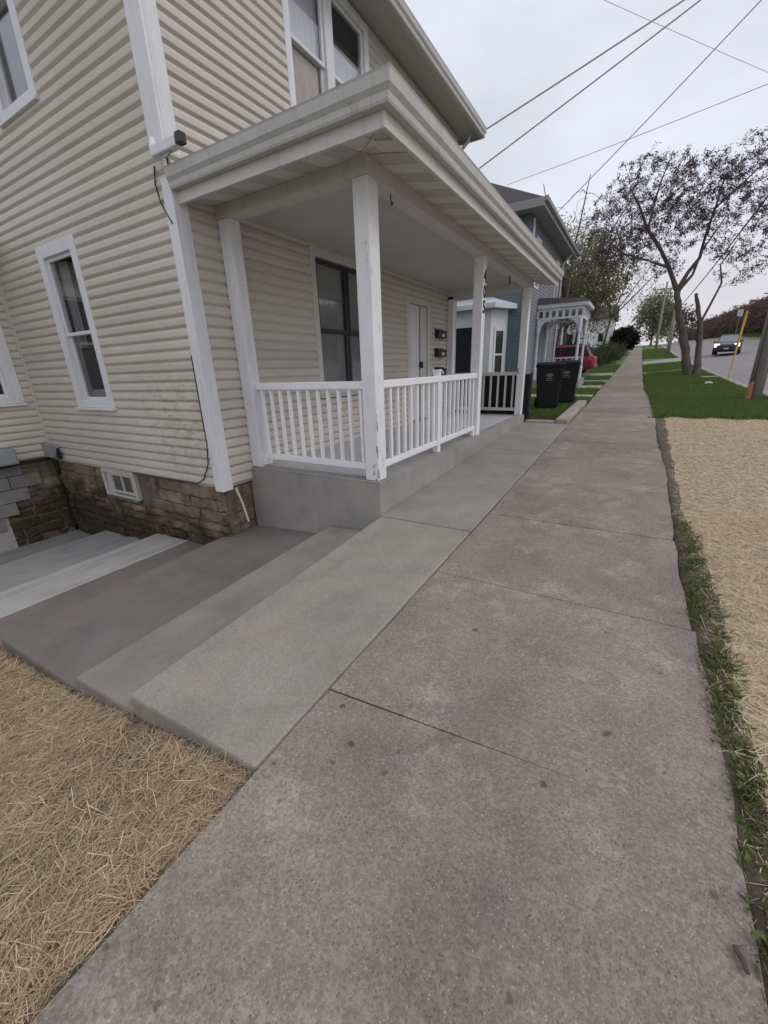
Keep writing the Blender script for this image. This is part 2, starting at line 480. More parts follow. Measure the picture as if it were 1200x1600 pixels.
# ------------------------------------------------------------------ mesh helpers
class MB:
    def __init__(s):
        s.v = []; s.f = []
    def add(s, vs, fs):
        o = len(s.v)
        s.v += [tuple(p) for p in vs]
        s.f += [tuple(i + o for i in f) for f in fs]
        return s
    def hexa(s, p):
        return s.add(p, [(0, 3, 2, 1), (4, 5, 6, 7), (0, 1, 5, 4), (1, 2, 6, 5), (2, 3, 7, 6), (3, 0, 4, 7)])
    def box(s, x0, x1, y0, y1, z0, z1):
        return s.hexa([(x0, y0, z0), (x1, y0, z0), (x1, y1, z0), (x0, y1, z0), (x0, y0, z1), (x1, y0, z1), (x1, y1, z1), (x0, y1, z1)])
    def prism(s, prof, axis, a, b):
        n = len(prof)
        def P(q, w):
            if axis == 'x': return (w, q[0], q[1])
            if axis == 'y': return (q[0], w, q[1])
            return (q[0], q[1], w)
        vs = [P(q, a) for q in prof] + [P(q, b) for q in prof]
        fs = [tuple(range(n))[::-1], tuple(range(n, 2 * n))] + [(i, (i + 1) % n, n + (i + 1) % n, n + i) for i in range(n)]
        return s.add(vs, fs)
    def tube(s, pts, rad, n=6, cap=True):
        pts = [Vector(p) for p in pts]
        if not hasattr(rad, '__len__'): rad = [rad] * len(pts)
        rings = []
        for i, p in enumerate(pts):
            d = (pts[min(i + 1, len(pts) - 1)] - pts[max(i - 1, 0)])
            d = d.normalized() if d.length > 1e-9 else Vector((0, 0, 1))
            ref = Vector((1, 0, 0)) if abs(d.x) < 0.8 else Vector((0, 1, 0))
            u = d.cross(ref).normalized(); w = d.cross(u)
            rings.append([p + (u * math.cos(2 * math.pi * k / n) + w * math.sin(2 * math.pi * k / n)) * rad[i] for k in range(n)])
        vs = [q for r in rings for q in r]
        fs = []
        for i in range(len(pts) - 1):
            for k in range(n):
                a = i * n + k; b2 = i * n + (k + 1) % n
                fs.append((a, b2, b2 + n, a + n))
        if cap:
            fs.append(tuple(range(n))[::-1])
            o = (len(pts) - 1) * n
            fs.append(tuple(range(o, o + n)))
        return s.add(vs, fs)
    def xf(s, fn):
        s.v = [tuple(fn(Vector(p))) for p in s.v]
        return s
    def mesh(s, name, m, smooth=False):
        me = bpy.data.meshes.new(name)
        me.from_pydata(s.v, [], s.f)
        if len(s.f) < 20000:
            bm = bmesh.new(); bm.from_mesh(me)
            bmesh.ops.recalc_face_normals(bm, faces=bm.faces)
            bm.to_mesh(me); bm.free()
        if smooth:
            me.polygons.foreach_set('use_smooth', [True] * len(me.polygons))
        if m: me.materials.append(m)
        me.update()
        return me
    def build(s, name, m, parent=None, smooth=False, bevel=0.0, seg=2):
        o = bpy.data.objects.new(name, s.mesh(name, m, smooth))
        COL.objects.link(o)
        attach(o, parent)
        if bevel:
            b = o.modifiers.new('bevel', 'BEVEL')
            b.width = bevel; b.segments = seg; b.limit_method = 'ANGLE'
        return o

def attach(o, parent):
    if parent is not None:
        o.parent = parent
        w = Vector(parent.location)
        p = parent
        while p.parent is not None:
            p = p.parent; w += p.location
        o.location = Vector(o.location) - w

def thing(name, loc, label, cat, group=None):
    o = bpy.data.objects.new(name, None)
    o.empty_display_size = 0.2
    o.location = loc
    COL.objects.link(o)
    return tag(o, label, cat, group)

def tag(o, label=None, cat=None, group=None, kind=None):
    if label: o['label'] = label
    if cat: o['category'] = cat
    if group: o['group'] = group
    if kind: o['kind'] = kind
    return o

def np_mesh(name, verts, faces, m, tint=None, parent=None):
    """verts (n,3); faces (m,k) all of one size"""
    me = bpy.data.meshes.new(name)
    nv = len(verts); nf, k = faces.shape
    me.vertices.add(nv)
    me.vertices.foreach_set('co', np.ascontiguousarray(verts, dtype=np.float32).ravel())
    me.loops.add(nf * k)
    me.loops.foreach_set('vertex_index', np.ascontiguousarray(faces, dtype=np.int32).ravel())
    me.polygons.add(nf)
    me.polygons.foreach_set('loop_start', np.arange(0, nf * k, k, dtype=np.int32))
    me.polygons.foreach_set('loop_total', np.full(nf, k, dtype=np.int32))
    if tint is not None:
        a = me.attributes.new('tint', 'FLOAT', 'POINT')
        a.data.foreach_set('value', np.ascontiguousarray(tint, dtype=np.float32))
    me.materials.append(m)
    me.update(calc_edges=True)
    o = bpy.data.objects.new(name, me)
    COL.objects.link(o)
    attach(o, parent)
    return o

# ------------------------------------------------------------------ terrain
PY = [-60, 0, 10, 20, 30, 40, 56, 77, 100, 200, 320, 600]
PZ = [-1.7, 0, 0.29, 0.52, 0.83, 1.22, 1.95, 3.1, 4.3, 7.1, 10.2, 10.5]
def P(y): return float(np.interp(y, PY, PZ))
def sm(x, a, b):
    t = np.clip((x - a) / (b - a), 0, 1)
    return t * t * (3 - 2 * t)
def bank(x):                          # straw bank falling away on the house side
    return np.interp(x, [-40, -8.0, -4.04, -2.71, -2.03, -1.07], [-1.9, -1.15, -0.56, -0.40, -0.225, -0.035])
def G(x, y):
    """height of bare ground"""
    x = np.asarray(x, float); y = np.asarray(y, float)
    p = np.interp(y, PY, PZ)
    z = p - 0.012 + np.where(x > 0, 0.0, 0.0)
    lo = bank(x) + p
    w = 1 - sm(y, 9.6, 11.0)
    z = np.where(x < -1.07, (lo - 0.6 * sm(-x, 1.07, 1.3)) * w + z * (1 - w), z)
    z = z - 0.06 * (sm(x, -1.25, -1.12) - sm(x, 0.42, 0.52)) 
    cr = 0.065 * np.clip(x - 3.4, 0, 11) * sm(y, 22, 50)
    z = z + cr
    z = z - 0.13 * (sm(x, 3.42, 3.5) - sm(x, 14.4, 14.6))
    # brushy hill across the road
    h = np.clip(x - 15.0, 0, 60)
    z = z + 0.16 * np.minimum(h, 3) * sm(y, 10, 40) + 0.34 * np.clip(h - 3, 0, 26) * sm(y, 40, 80)
    return z
def g1(x, y): return float(G(x, y))

xs = np.unique(np.concatenate([np.linspace(-300, -40, 9), np.linspace(-40, -8, 17), np.linspace(-8, 4, 81), [-1.25, -1.18, -1.12, 0.42, 0.47, 0.52, 3.42, 3.46, 3.5], np.linspace(4, 20, 33), np.linspace(20, 60, 21), np.linspace(60, 300, 9)]))
ys = np.unique(np.concatenate([np.linspace(-60, -2, 12), np.linspace(-2, 16, 73), np.linspace(16, 60, 45), np.linspace(60, 130, 29), np.linspace(130, 600, 30)]))
XX, YY = np.meshgrid(xs, ys)
ZZ = G(XX, YY)
vv = np.stack([XX.ravel(), YY.ravel(), ZZ.ravel()], 1)
nx, ny = len(xs), len(ys)
ii = (np.arange(ny - 1)[:, None] * nx + np.arange(nx - 1)[None, :]).ravel()
ground = np_mesh('ground', vv, np.stack([ii, ii + 1, ii + 1 + nx, ii + nx], 1), M['lawn'])
tag(ground, 'green lawn and bare earth rising gently up the street', 'ground', kind='structure')

def drape(name, poly_x, poly_y, dz, m, label, cat, edge=None, nsub=6, parent=None):
    """sheet over a strip: poly_y list of rows, poly_x list of (x0,x1) per row"""
    vs = []; fs = []
    for (x0, x1), y in zip(poly_x, poly_y):
        for k in range(nsub + 1):
            x = x0 + (x1 - x0) * k / nsub
            vs.append((x, y, g1(x, y) + dz))
    for r in range(len(poly_y) - 1):
        for k in range(nsub):
            a = r * (nsub + 1) + k
            fs.append((a, a + 1, a + nsub + 2, a + nsub + 1))
    b = MB().add(vs, fs)
    o = b.build(name, m, parent, smooth=True)
    return tag(o, label, cat, kind='structure') if label else o

# road
ry = list(np.concatenate([np.linspace(-60, 20, 17), np.linspace(22, 130, 55), np.linspace(140, 320, 19)]))
drape('road', [(3.5, 14.4)] * len(ry), ry, 0.004, M['asphalt'], 'grey worn asphalt street climbing away at right', 'road', nsub=8)
# near and far kerbs
def kerb_run(x0, x1, ya, yb, step, parent):
    y = ya
    while y < yb - 0.01:
        y2 = min(yb, y + step)
        z0 = P(y) + 0.065 * max(0, min(x0 - 3.4, 11)) * float(sm(y, 22, 50)); z1 = P(y2) + 0.065 * max(0, min(x0 - 3.4, 11)) * float(sm(y2, 22, 50))
        MB().hexa([(x0, y + .006, z0 - .3), (x1, y + .006, z0 - .3), (x1, y2 - .006, z1 - .3), (x0, y2 - .006, z1 - .3),
                   (x0, y + .006, z0 + .012), (x1, y + .006, z0 + .002), (x1, y2 - .006, z1 + .002), (x0, y2 - .006, z1 + .012)]).build('kerb_stone', M['kerb'], parent, bevel=0.015)
        y = y2
kb = MB().box(3.32, 3.5, -60, 6.0, -1.9, -1.85).build('street_kerb', M['kerb'])
tag(kb, 'pale concrete kerb along the near side of the street', 'kerb', kind='structure')
kerb_run(3.24, 3.62, 6.0, 60.0, 3.0, kb)
kerb_run(3.24, 3.62, 60.0, 200.0, 10.0, kb)
kf = MB().box(14.4, 14.6, -60, -50, -3, -2.9).build('far_kerb', M['kerb'])
tag(kf, 'concrete kerb along the far side of the street', 'kerb', kind='structure')
kerb_run(14.3, 14.55, 20.0, 220.0, 10.0, kf)

# ------------------------------------------------------------------ sidewalk of cast panels
swk = MB().box(-1.07, 0.48, -3.9, -3.5, -0.4, -0.35).build('sidewalk', M['joint_soil'])
tag(swk, 'long purplish grey concrete sidewalk of square panels leading uphill', 'sidewalk', kind='structure')
def sw_edges(y):
    sh = float(sm(y, 12, 20))
    return -1.065 - 0.06 * sh, 0.485 + 0.02 * math.sin(y * 1.3) - 0.16 * sh
joints = [-3.9, -2.62, -1.34, -0.04, 1.25, 2.486, 3.782]
while joints[-1] < 34: joints.append(joints[-1] + 1.29 + random.uniform(-.02, .02))
while joints[-1] < 110: joints.append(joints[-1] + 5.0)
for a, b2 in zip(joints[:-1], joints[1:]):
    g = 0.0055 if a < 20 else 0.012
    dz = random.uniform(-0.0025, -0.0005) if a < 8 else random.uniform(-.003, .003)
    n = 6 if a < 12 else 2
    vs = []; fs = []
    skewa = 0.06 if abs(a - 1.25) < .01 else 0.0
    skewb = 0.06 if abs(b2 - 1.25) < .01 else 0.0
    rows = []
    for k in range(n + 1):
        t = k / n
        y = a + g + (b2 - a - 2 * g) * t
        l, r = sw_edges(y)
        if a < 12:
            r += random.uniform(-.012, .012); l += random.uniform(-.004, .006)
        sk = skewa * (1 - t) + skewb * t
        rows.append((l, r, y, sk))
    k_first = skewa > 0; k_last = skewb > 0
    if k_first or k_last: dz = 0.0
    for l, r, y, sk in rows:
        fill = 0.0
        if k_first and abs(y - (a + g)) < 1e-6: fill = -g - .0015
        if k_last and abs(y - (b2 - g)) < 1e-6: fill = g + .0015
        vs += [(l, y - sk, P(y) + dz), (r, y + sk + fill, P(y) + dz), (l, y - sk, P(y) - .1), (r, y + sk, P(y) - .1)]
    for k in range(n):
        o = 4 * k
        fs += [(o, o + 1, o + 5, o + 4), (o, o + 4, o + 6, o + 2), (o + 1, o + 3, o + 7, o + 5)]
    fs += [(0, 2, 3, 1), (4 * n, 4 * n + 1, 4 * n + 3, 4 * n + 2)]
    MB().add(vs, fs).build('concrete_panel', M['sidewalk'], swk, bevel=0.003 if a < 14 and not (k_first or k_last) else 0)

# ------------------------------------------------------------------ walkway slabs and stepped ramp beside the house
wk = MB().box(-1.9, -1.2, 4, 9, -0.5, -0.45).build('entrance_walkway', M['ramp'])
tag(wk, 'smooth new grey concrete strip between porch and sidewalk', 'walkway', kind='structure')
def slab(name, x0, x1, y0, y1, zn0, zn1, zf0, zf1, m, parent, depth=0.6, bevel=0.012, zbot=None):
    """zn: near corners (x0,x1), zf: far corners"""
    zb = zbot if zbot is not None else min(zn0, zn1, zf0, zf1) - depth
    return MB().hexa([(x0, y0, zb), (x1, y0, zb), (x1, y1, zb), (x0, y1, zb), (x0, y0, zn0), (x1, y0, zn1), (x1, y1, zf1), (x0, y1, zf0)]).build(name, m, parent, bevel=bevel)
ym = 6.35
slab('slab', -2.026, -1.079, 3.287, ym - .004, 0.098, 0.098, P(ym) + .006, P(ym) + .006, M['ramp'], wk)
slab('slab', -2.026, -1.079, ym + .004, 9.48, P(ym) + .006, P(ym) + .006, P(9.48) + .004, P(9.48) + .004, M['ramp'], wk)

st = thing('concrete_steps', (-4.5, 0.72, -1.0), 'broad shallow concrete steps going down beside the house', 'steps')
slab('top_slab', -2.03, -1.079, 0.725, 3.28, -0.046, 0.020, 0.094, 0.096, M['slab'], st, bevel=0.018)
slab('tread', -2.71, -2.032, 0.725, 3.285, -0.225, -0.165, -0.125, -0.085, M['tread_mid'], st, bevel=0.02)
slab('tread', -4.04, -2.712, 0.725, 3.285, -0.412, -0.335, -0.335, -0.24, M['tread_dark'], st, bevel=0.02)
slab('tread', -4.80, -4.042, 0.725, 2.95, -0.585, -0.565, -0.56, -0.55, M['tread_dark'], st, bevel=0.004)
slab('tread', -5.50, -4.802, 0.725, 2.95, -0.612, -0.585, -0.575, -0.56, M['tread_pale'], st, bevel=0.02)
slab('tread', -7.00, -5.502, 0.725, 2.95, -0.83, -0.80, -0.80, -0.77, M['tread_pale2'], st, bevel=0.02)
slab('tread', -8.06, -7.002, 0.725, 2.95, -1.0, -1.0, -0.98, -0.98, M['tread_pale3'], st, bevel=0.012)

# ------------------------------------------------------------------ the beige house
XH, YS, YE = -3.88, 2.87, 9.75        # front plane, side plane, far end
XE = -8.03                            # wall of the rear ell
house = thing('house', (-6.0, 6.3, 0.0), 'two storey beige vinyl sided house with white corner porch', 'house')
EXP = 0.1055
prof = [(0.012, -0.024), (-0.004, -0.024), (-0.020, -0.006), (-0.029, 0.004), (-0.031, 0.014), (-0.027, 0.055), (-0.016, 0.078), (-0.005, EXP - 0.020), (0.012, EXP - 0.020)]
plank_me = MB().prism(prof, 'x', 0, 1).mesh('siding_plank', M['siding'])

def plank(wall, facing, c, u0, u1, z):
    o = bpy.data.objects.new('siding_plank', plank_me)
    COL.objects.link(o)
    o.scale = (u1 - u0, 1, 1)
    if facing == '-y':
        o.location = (u0, c, z)
    else:
        o.location = (c, u0, z)
        o.rotation_euler = (0, 0, math.pi / 2)
    o.parent = wall                      # wall origin sits at the world origin

def siding(wall, facing, c, u0, u1, z0, z1, holes):
    z = z0
    while z < z1 - 0.02:
        segs = [(u0, u1)]
        for (h0, h1, k0, k1) in holes:
            if z + EXP > k0 + 0.03 and z < k1 - 0.03:
                new = []
                for a, b2 in segs:
                    if h1 <= a or h0 >= b2: new.append((a, b2)); continue
                    if h0 > a + .02: new.append((a, h0))
                    if h1 < b2 - .02: new.append((h1, b2))
                segs = new
        for a, b2 in segs:
            plank(wall, facing, c, a, b2, z)
        z += EXP

def T_side(u, d, z): return (u, YS - d, z)
def T_front(u, d, z): return (XH + d, u, z)
def T_ell(u, d, z): return (XE + d, u, z)
def tbox(b, T, u0, u1, d0, d1, z0, z1):
    return b.hexa([T(u0, d0, z0), T(u1, d0, z0), T(u1, d1, z0), T(u0, d1, z0), T(u0, d0, z1), T(u1, d0, z1), T(u1, d1, z1), T(u0, d1, z1)])

def casing(parent, T, u0, u1, z0, z1, cw, name='window', sill=True, m='white', d1=0.035, head=None):
    b = MB()
    head = head or cw
    tbox(b, T, u0, u0 + cw, -0.09, d1, z0, z1)
    tbox(b, T, u1 - cw, u1, -0.09, d1, z0, z1)
    tbox(b, T, u0 + cw, u1 - cw, -0.09, d1, z1 - head, z1)
    tbox(b, T, u0 + cw, u1 - cw, -0.09, d1, z0, z0 + cw * 0.7)
    w = b.build(name, M[m], parent, bevel=0.006)
    if sill:
        s = MB(); tbox(s, T, u0 - .015, u1 + .015, -0.02, d1 + .03, z0 - .035, z0 - .002)
        s.build('sill', M[m], w, bevel=0.005)
    return w

def sash(parent, T, u0, u1, z0, z1, d, m='white', fw=0.04, pane='glass', mull=0):
    b = MB()
    tbox(b, T, u0, u0 + fw, d - .02, d + .015, z0, z1)
    tbox(b, T, u1 - fw, u1, d - .02, d + .015, z0, z1)
    tbox(b, T, u0 + fw, u1 - fw, d - .02, d + .015, z1 - fw, z1)
    tbox(b, T, u0 + fw, u1 - fw, d - .02, d + .015, z0, z0 + fw)
    for k in range(mull):
        um = u0 + (u1 - u0) * (k + 1) / (mull + 1)
        tbox(b, T, um - .012, um + .012, d - .015, d + .012, z0 + fw, z1 - fw)
    b.build('sash', M[m], parent, bevel=0.004)
    p = MB(); tbox(p, T, u0 + fw * .8, u1 - fw * .8, d - .008, d - .002, z0 + fw * .8, z1 - fw * .8)
    p.build('pane', M[pane], parent)

def backing(parent, T, u0, u1, z0, z1, m='dark', d=-0.14, name='interior'):
    b = MB(); tbox(b, T, u0, u1, d - .01, d, z0, z1)
    return b.build(name, M[m], parent)

# core and upper structure
MB().box(-12.5, XH - 0.17, YS + 0.17, YE - 0.02, -1.2, 6.0).build('wall_core', M['dark'], house)
MB().box(-12.0, XE - 0.17, -0.8, YS + 0.05, -1.2, 3.3).build('ell_core', M['dark'], house)

WIN_S = (-6.69, -5.73, 1.14, 3.06)
WIN_SU = (-6.66, -5.74, 4.28, 6.0)
BASEW = (-6.70, -5.70, -0.13, 0.29)
side = MB().box(-8.03, -3.9, YS + 0.05, YS + 0.16, 5.95, 6.02).build('side_wall', M['siding'], house)
siding(side, '-y', YS, XE, XH - 0.02, 0.30, 6.0, [(a + .03, b2 - .03, c + .03, d - .03) for a, b2, c, d in (WIN_S, WIN_SU)])
WIN_F = (4.72, 6.42, 1.17, 3.04)
DOOR = (7.42, 8.48, 0.44, 2.78)
WIN_U = (4.60, 6.36, 4.12, 5.94)
front = MB().box(XH - 0.16, XH - 0.05, YS, YE, 5.95, 6.02).build('front_wall', M['siding'], house)
siding(front, '+x', XH, YS + 0.02, YE, 0.30, 6.0, [(a + .03, b2 - .03, c + .03, d - .03) for a, b2, c, d in (WIN_F, WIN_U)] + [(DOOR[0] + .03, DOOR[1] - .03, 0.30, DOOR[3] - .03)])
ELLW = (1.35, 2.70, 1.19, 2.9)
ell = MB().box(XE - 0.16, XE - 0.05, -0.8, YS, 3.2, 3.28).build('ell_wall', M['siding'], house)
siding(ell, '+x', XE, -0.8, YS - 0.06, 0.36, 3.25, [(ELLW[0] + .03, ELLW[1] - .03, ELLW[2] + .03, ELLW[3] - .03)])
MB().box(XE - 4, XE + 0.3, -1.1, YS - .02, 3.26, 3.36).build('ell_roof', M['shingle'], house)
# bottom starter strips
b = MB().box(XE, XH - .01, YS - .012, YS + .04, 0.272, 0.300); b.build('starter_strip', M['greytrim'], side)
b = MB().box(XH - .04, XH + .012, YS, 3.29, 0.272, 0.300); b.build('starter_strip', M['greytrim'], front)

# corner boards
def corner(z0, z1, w1, w2, name):
    b = MB()
    b.box(XH - w1, XH + 0.03, YS - 0.032, YS - 0.002, z0, z1)
    b.box(XH - 0.0, XH + 0.032, YS - 0.002, YS + w2, z0, z1)
    b.build(name, M['white'], house, bevel=0.005)
corner(0.235, 3.20, 0.10, 0.115, 'corner_board')
corner(3.38, 6.0, 0.17, 0.13, 'corner_board')
MB().box(XE + .0, XE + 0.045, YS - 0.06, YS - 0.015, 0.34, 3.25).build('corner_trim', M['siding'], house)
MB().box(XH - .02, XH + .03, YE, YE + .03, 0.3, 6.0).build('corner_board', M['white'], house)

# side windows
def double_hung(T, u0, u1, z0, z1, cw, meet, lower='glass', upper='glass', fm='white', curtain=None, cz=None):
    w = casing(house, T, u0, u1, z0, z1, cw)
    a, b2, c, d = u0 + cw, u1 - cw, z0 + cw * .7, z1 - cw
    sash(w, T, a, b2, meet - .02, d, -0.02, fm, pane=upper)
    sash(w, T, a, b2, c, meet + .02, -0.05, fm, pane=lower)
    backing(w, T, a - .05, b2 + .05, c - .05, d + .05)
    if curtain:
        backing(w, T, a, b2, cz[0], cz[1], curtain, -0.10, 'curtain')
    return w
w = double_hung(T_side, *WIN_S, 0.13, 2.06)
b = MB()
for k in range(5):
    u = -6.50 + k * 0.045 + random.uniform(-.01, .01)
    b.prism([(0, 0), (0.03, 0.012), (0.055, 0)], 'z', 1.9, 2.9)
    for q in range(6): b.v[-1 - q] = (b.v[-1 - q][0] + u, YS + 0.10 + b.v[-1 - q][1], b.v[-1 - q][2])
b.build('curtain', M['screen'], w)
double_hung(T_side, *WIN_SU, 0.13, 5.15)
# basement window
w = casing(house, T_side, -6.58, -5.72, -0.13, 0.27, 0.055, sill=False, d1=0.02, m='greytrim')
sash(w, T_side, -6.37, -5.79, -0.07, 0.225, 0.0, 'greytrim', 0.035, 'glass', 1)
b = MB(); tbox(b, T_side, -6.51, -6.36, -.06, -.01, -.09, .2); b.build('side_panel', M['greytrim'], w)
backing(w, T_side, -6.5, -5.75, -0.1, 0.24)
b = MB(); tbox(b, T_side, -6.40, -5.74, -0.02, 0.03, -0.165, -0.132); b.build('sill', M['stone'], w)
# ell window
w = casing(house, T_ell, *ELLW, 0.15)
sash(w, T_ell, ELLW[0] + .15, ELLW[1] - .15, 2.05, ELLW[3] - .15, -.02)
sash(w, T_ell, ELLW[0] + .15, ELLW[1] - .15, ELLW[2] + .1, 2.09, -.05)
backing(w, T_ell, ELLW[0] + .1, ELLW[1] - .1, ELLW[2] + .05, ELLW[3] - .1)

# front windows: porch window (pair of screens in dark frames)
w = casing(house, T_front, *WIN_F, 0.10, m='beamwhite')
for (a, b2) in ((4.84, 5.56), (5.58, 6.30)):
    sash(w, T_front, a, b2, 2.03, 2.92, -0.02, 'darkframe', 0.045, 'glass')
    sash(w, T_front, a, b2, 1.25, 2.07, -0.045, 'darkframe', 0.05, 'glass')
    backing(w, T_front, a + .04, b2 - .04, 1.27, 2.9, 'screen', -0.075, 'screen')
backing(w, T_front, 4.8, 6.34, 1.2, 2.96)
# upper pair
w = casing(house, T_front, *WIN_U, 0.10)
b = MB(); tbox(b, T_front, 5.36, 5.52, -.06, .03, 4.2, 5.84); b.build('mullion', M['white'], w, bevel=.006)
for (a, b2, cur, cz) in ((4.70, 5.36, 'curtain2', (4.2, 5.09)), (5.52, 6.26, 'curtain', (4.2, 5.45))):
    sash(w, T_front, a, b2, 5.06, 5.84, -0.02)
    sash(w, T_front, a, b2, 4.19, 5.10, -0.05)
    backing(w, T_front, a, b2, cz[0], cz[1], cur, -0.09, 'curtain')
backing(w, T_front, 4.70, 5.36, 5.091, 5.86, 'curtain', -0.085, 'curtain')
backing(w, T_front, 4.66, 6.30, 4.15, 5.9)

# front door with storm frame
d = MB()
tbox(d, T_front, 7.42, 7.53, -.08, .035, .44, 2.78); tbox(d, T_front, 8.37, 8.48, -.08, .035, .44, 2.78); tbox(d, T_front, 7.53, 8.37, -.08, .035, 2.67, 2.78)
d = d.build('door_frame', M['beamwhite'], house, bevel=.006)
b = MB(); tbox(b, T_front, 7.54, 8.03, -.05, -.01, .46, 2.66); b.build('door_leaf', M['door'], d, bevel=.004)
for z0, z1 in ((.6, 1.3), (1.5, 2.5)):
    b = MB(); tbox(b, T_front, 7.62, 7.95, -.011, -.004, z0, z1); b.build('door_panel', M['door'], d, bevel=.003)
b = MB(); tbox(b, T_front, 8.03, 8.07, -.07, -.03, .46, 2.66); b.build('door_gap', M['dark'], d)
b = MB(); tbox(b, T_front, 8.07, 8.36, -.03, .0, .46, 2.66); b.build('storm_door', M['beamwhite'], d, bevel=.004)
b = MB(); tbox(b, T_front, 8.03, 8.10, .0, .05, 1.50, 1.62); b.tube([(XH + .05, 8.06, 1.57), (XH + .05, 7.98, 1.57)], .012, 8); b.build('door_handle', M['black'], d)
b = MB(); tbox(b, T_front, 7.5, 8.4, -.05, .07, .442, .475); b.build('threshold', M['metal'], d)

# stone foundation -------------------------------------------------
fnd = MB().box(XE, XH - 0.02, YS + 0.035, YS + 0.17, -1.3, 0.27).build('foundation', M['mortar'], house)
MB().box(XH - 0.15, XH - 0.035, YS + 0.05, 3.3, -1.3, 0.27).build('foundation', M['mortar'], house)
def stones(T, parent, u0, u1, z0, z1, d, holes=(), rnd=random.Random(3), keep=None):
    z = z0
    while z < z1 - 0.04:
        h = min(rnd.uniform(0.08, 0.20), z1 - z)
        if z1 - z - h < 0.06: h = z1 - z
        u = u0
        while u < u1 - 0.03:
            wd = min(rnd.uniform(0.14, 0.62), u1 - u)
            if u1 - u - wd < 0.08: wd = u1 - u
            bad = any(u + wd > q[0] and u < q[1] and z + h > q[2] and z < q[3] for q in holes)
            if not bad and (keep is None or keep(u + wd / 2, z + h / 2)):
                j = lambda a: rnd.uniform(-a, a)
                g = 0.005
                pr = d + rnd.uniform(-.014, .026)
                ring = []
                cu, cz = u + wd / 2, z + h / 2
                outl = []
                for fu, fz in ((-.5, -.5), (-.12, -.5), (.3, -.5), (.5, -.5), (.5, .5), (.18, .5), (-.3, .5), (-.5, .5)):
                    outl.append((cu + fu * (wd - 2 * g) + j(.016), cz + fz * (h - 2 * g) + j(.014)))
                n = len(outl)
                vs = [T(q[0], d - .07, q[1]) for q in outl]
                vs += [T(q[0], pr - .012, q[1]) for q in outl]
                vs += [T(cu + (q[0] - cu) * .9 + j(.014), pr + .004 + j(.012), cz + (q[1] - cz) * .86 + j(.008)) for q in outl]
                vs.append(T(cu + j(.03), pr + .012 + j(.008), cz + j(.02)))
                fs = []
                for r in (0, 1):
                    for k in range(n):
                        a = r * n + k; b2 = r * n + (k + 1) % n
                        fs.append((a, b2, b2 + n, a + n))
                for k in range(n): fs.append((2 * n + k, 2 * n + (k + 1) % n, 3 * n))
                MB().add(vs, fs).build('stone', M['stone'], parent)
            u += wd
        z += h
stones(T_side, fnd, XE, XH - 0.02, -1.05, 0.27, -0.010, [(-6.6, -5.7, -0.17, 0.3)])
def T_fs(u, d_, z): return (XH - 0.035 + d_, u, z)
stones(T_fs, fnd, YS + 0.06, 3.29, -0.5, 0.27, 0.0)
# ell foundation: grey blocks, older stone by the corner
efn = MB().box(XE - 0.2, XE - 0.035, -0.8, 2.05, -1.3, 0.33).build('ell_foundation', M['blockmortar'], house)
blk = MB().box(0, 0.028, 0.006, 0.394, 0.006, 0.194).mesh('block', M['block'])
def lim(z): return float(np.interp(z, [-1, -.6, -.3, 0, .2], [1.95, 2.2, 2.42, 2.62, 2.6]))
row = 0
z = -1.07
while z < 0.3:
    u = -0.8 - (0.2 if row % 2 else 0)
    while u + 0.4 < lim(z + .1):
        o = bpy.data.objects.new('block', blk); COL.objects.link(o)
        o.location = (XE - 0.034 + random.uniform(0, .005), u, z); o.parent = efn
        if z + .2 > 0.335: o.scale = (1, 1, (0.335 - z) / .2)
        u += 0.4
    row += 1; z += 0.2
def T_es(u, d_, z): return (XE - 0.03 + d_, u, z)
MB().box(XE - 0.09, XE - 0.060, 2.0, YS, -1.05, .32).build('foundation_mortar', M['mortar'], efn)
stones(T_es, efn, 1.6, YS + .03, -1.0, 0.32, -0.030, rnd=random.Random(8), keep=lambda u, zz: u > lim(zz) - 0.5)

# porch base, floor -----------------------------------------------
PX, PY0, PY1, PZT = -2.03, 3.29, 9.62, 0.44
pb = MB().box(XH - 0.02, PX, PY0, PY1, -1.0, PZT - .02).build('porch_base', M['porch_conc'], house, bevel=0.008)
MB().box(XH - .02, PX - .16, PY0 + .16, PY1 - 0.02, PZT - .019, PZT - .004).build('porch_floor', M['porch_floor'], pb)
b = MB().box(PX - .158, PX - .002, PY0 + .002, PY1 - .02, PZT - .019, PZT)
b.box(XH - .01, PX - .16, PY0 + .002, PY0 + .158, PZT - .019, PZT)
b.build('porch_edging', M['porch_conc'], pb, bevel=.004)

# posts ------------------------------------------------------------
def post(x0, x1, y0, y1, z0, z1, m, base=True):
    o = MB().box(x0, x1, y0, y1, z0, z1).build('porch_post', M[m], house, bevel=0.008)
    return o
BB = 2.97                                        # underside of porch beams
post1 = post(-2.215, -2.062, 3.325, 3.485, PZT + .002, BB, 'chipped')
post2 = post(-2.215, -2.072, 6.38, 6.53, PZT + .002, BB, 'chipped')
post3 = post(-2.215, -2.072, 9.40, 9.55, PZT + .002, BB, 'chipped')
post(XH + .03, XH + .19, 3.31, 3.45, PZT + .002, BB, 'white')
post(XH + .03, XH + .17, 9.40, 9.55, PZT + .002, BB, 'white')
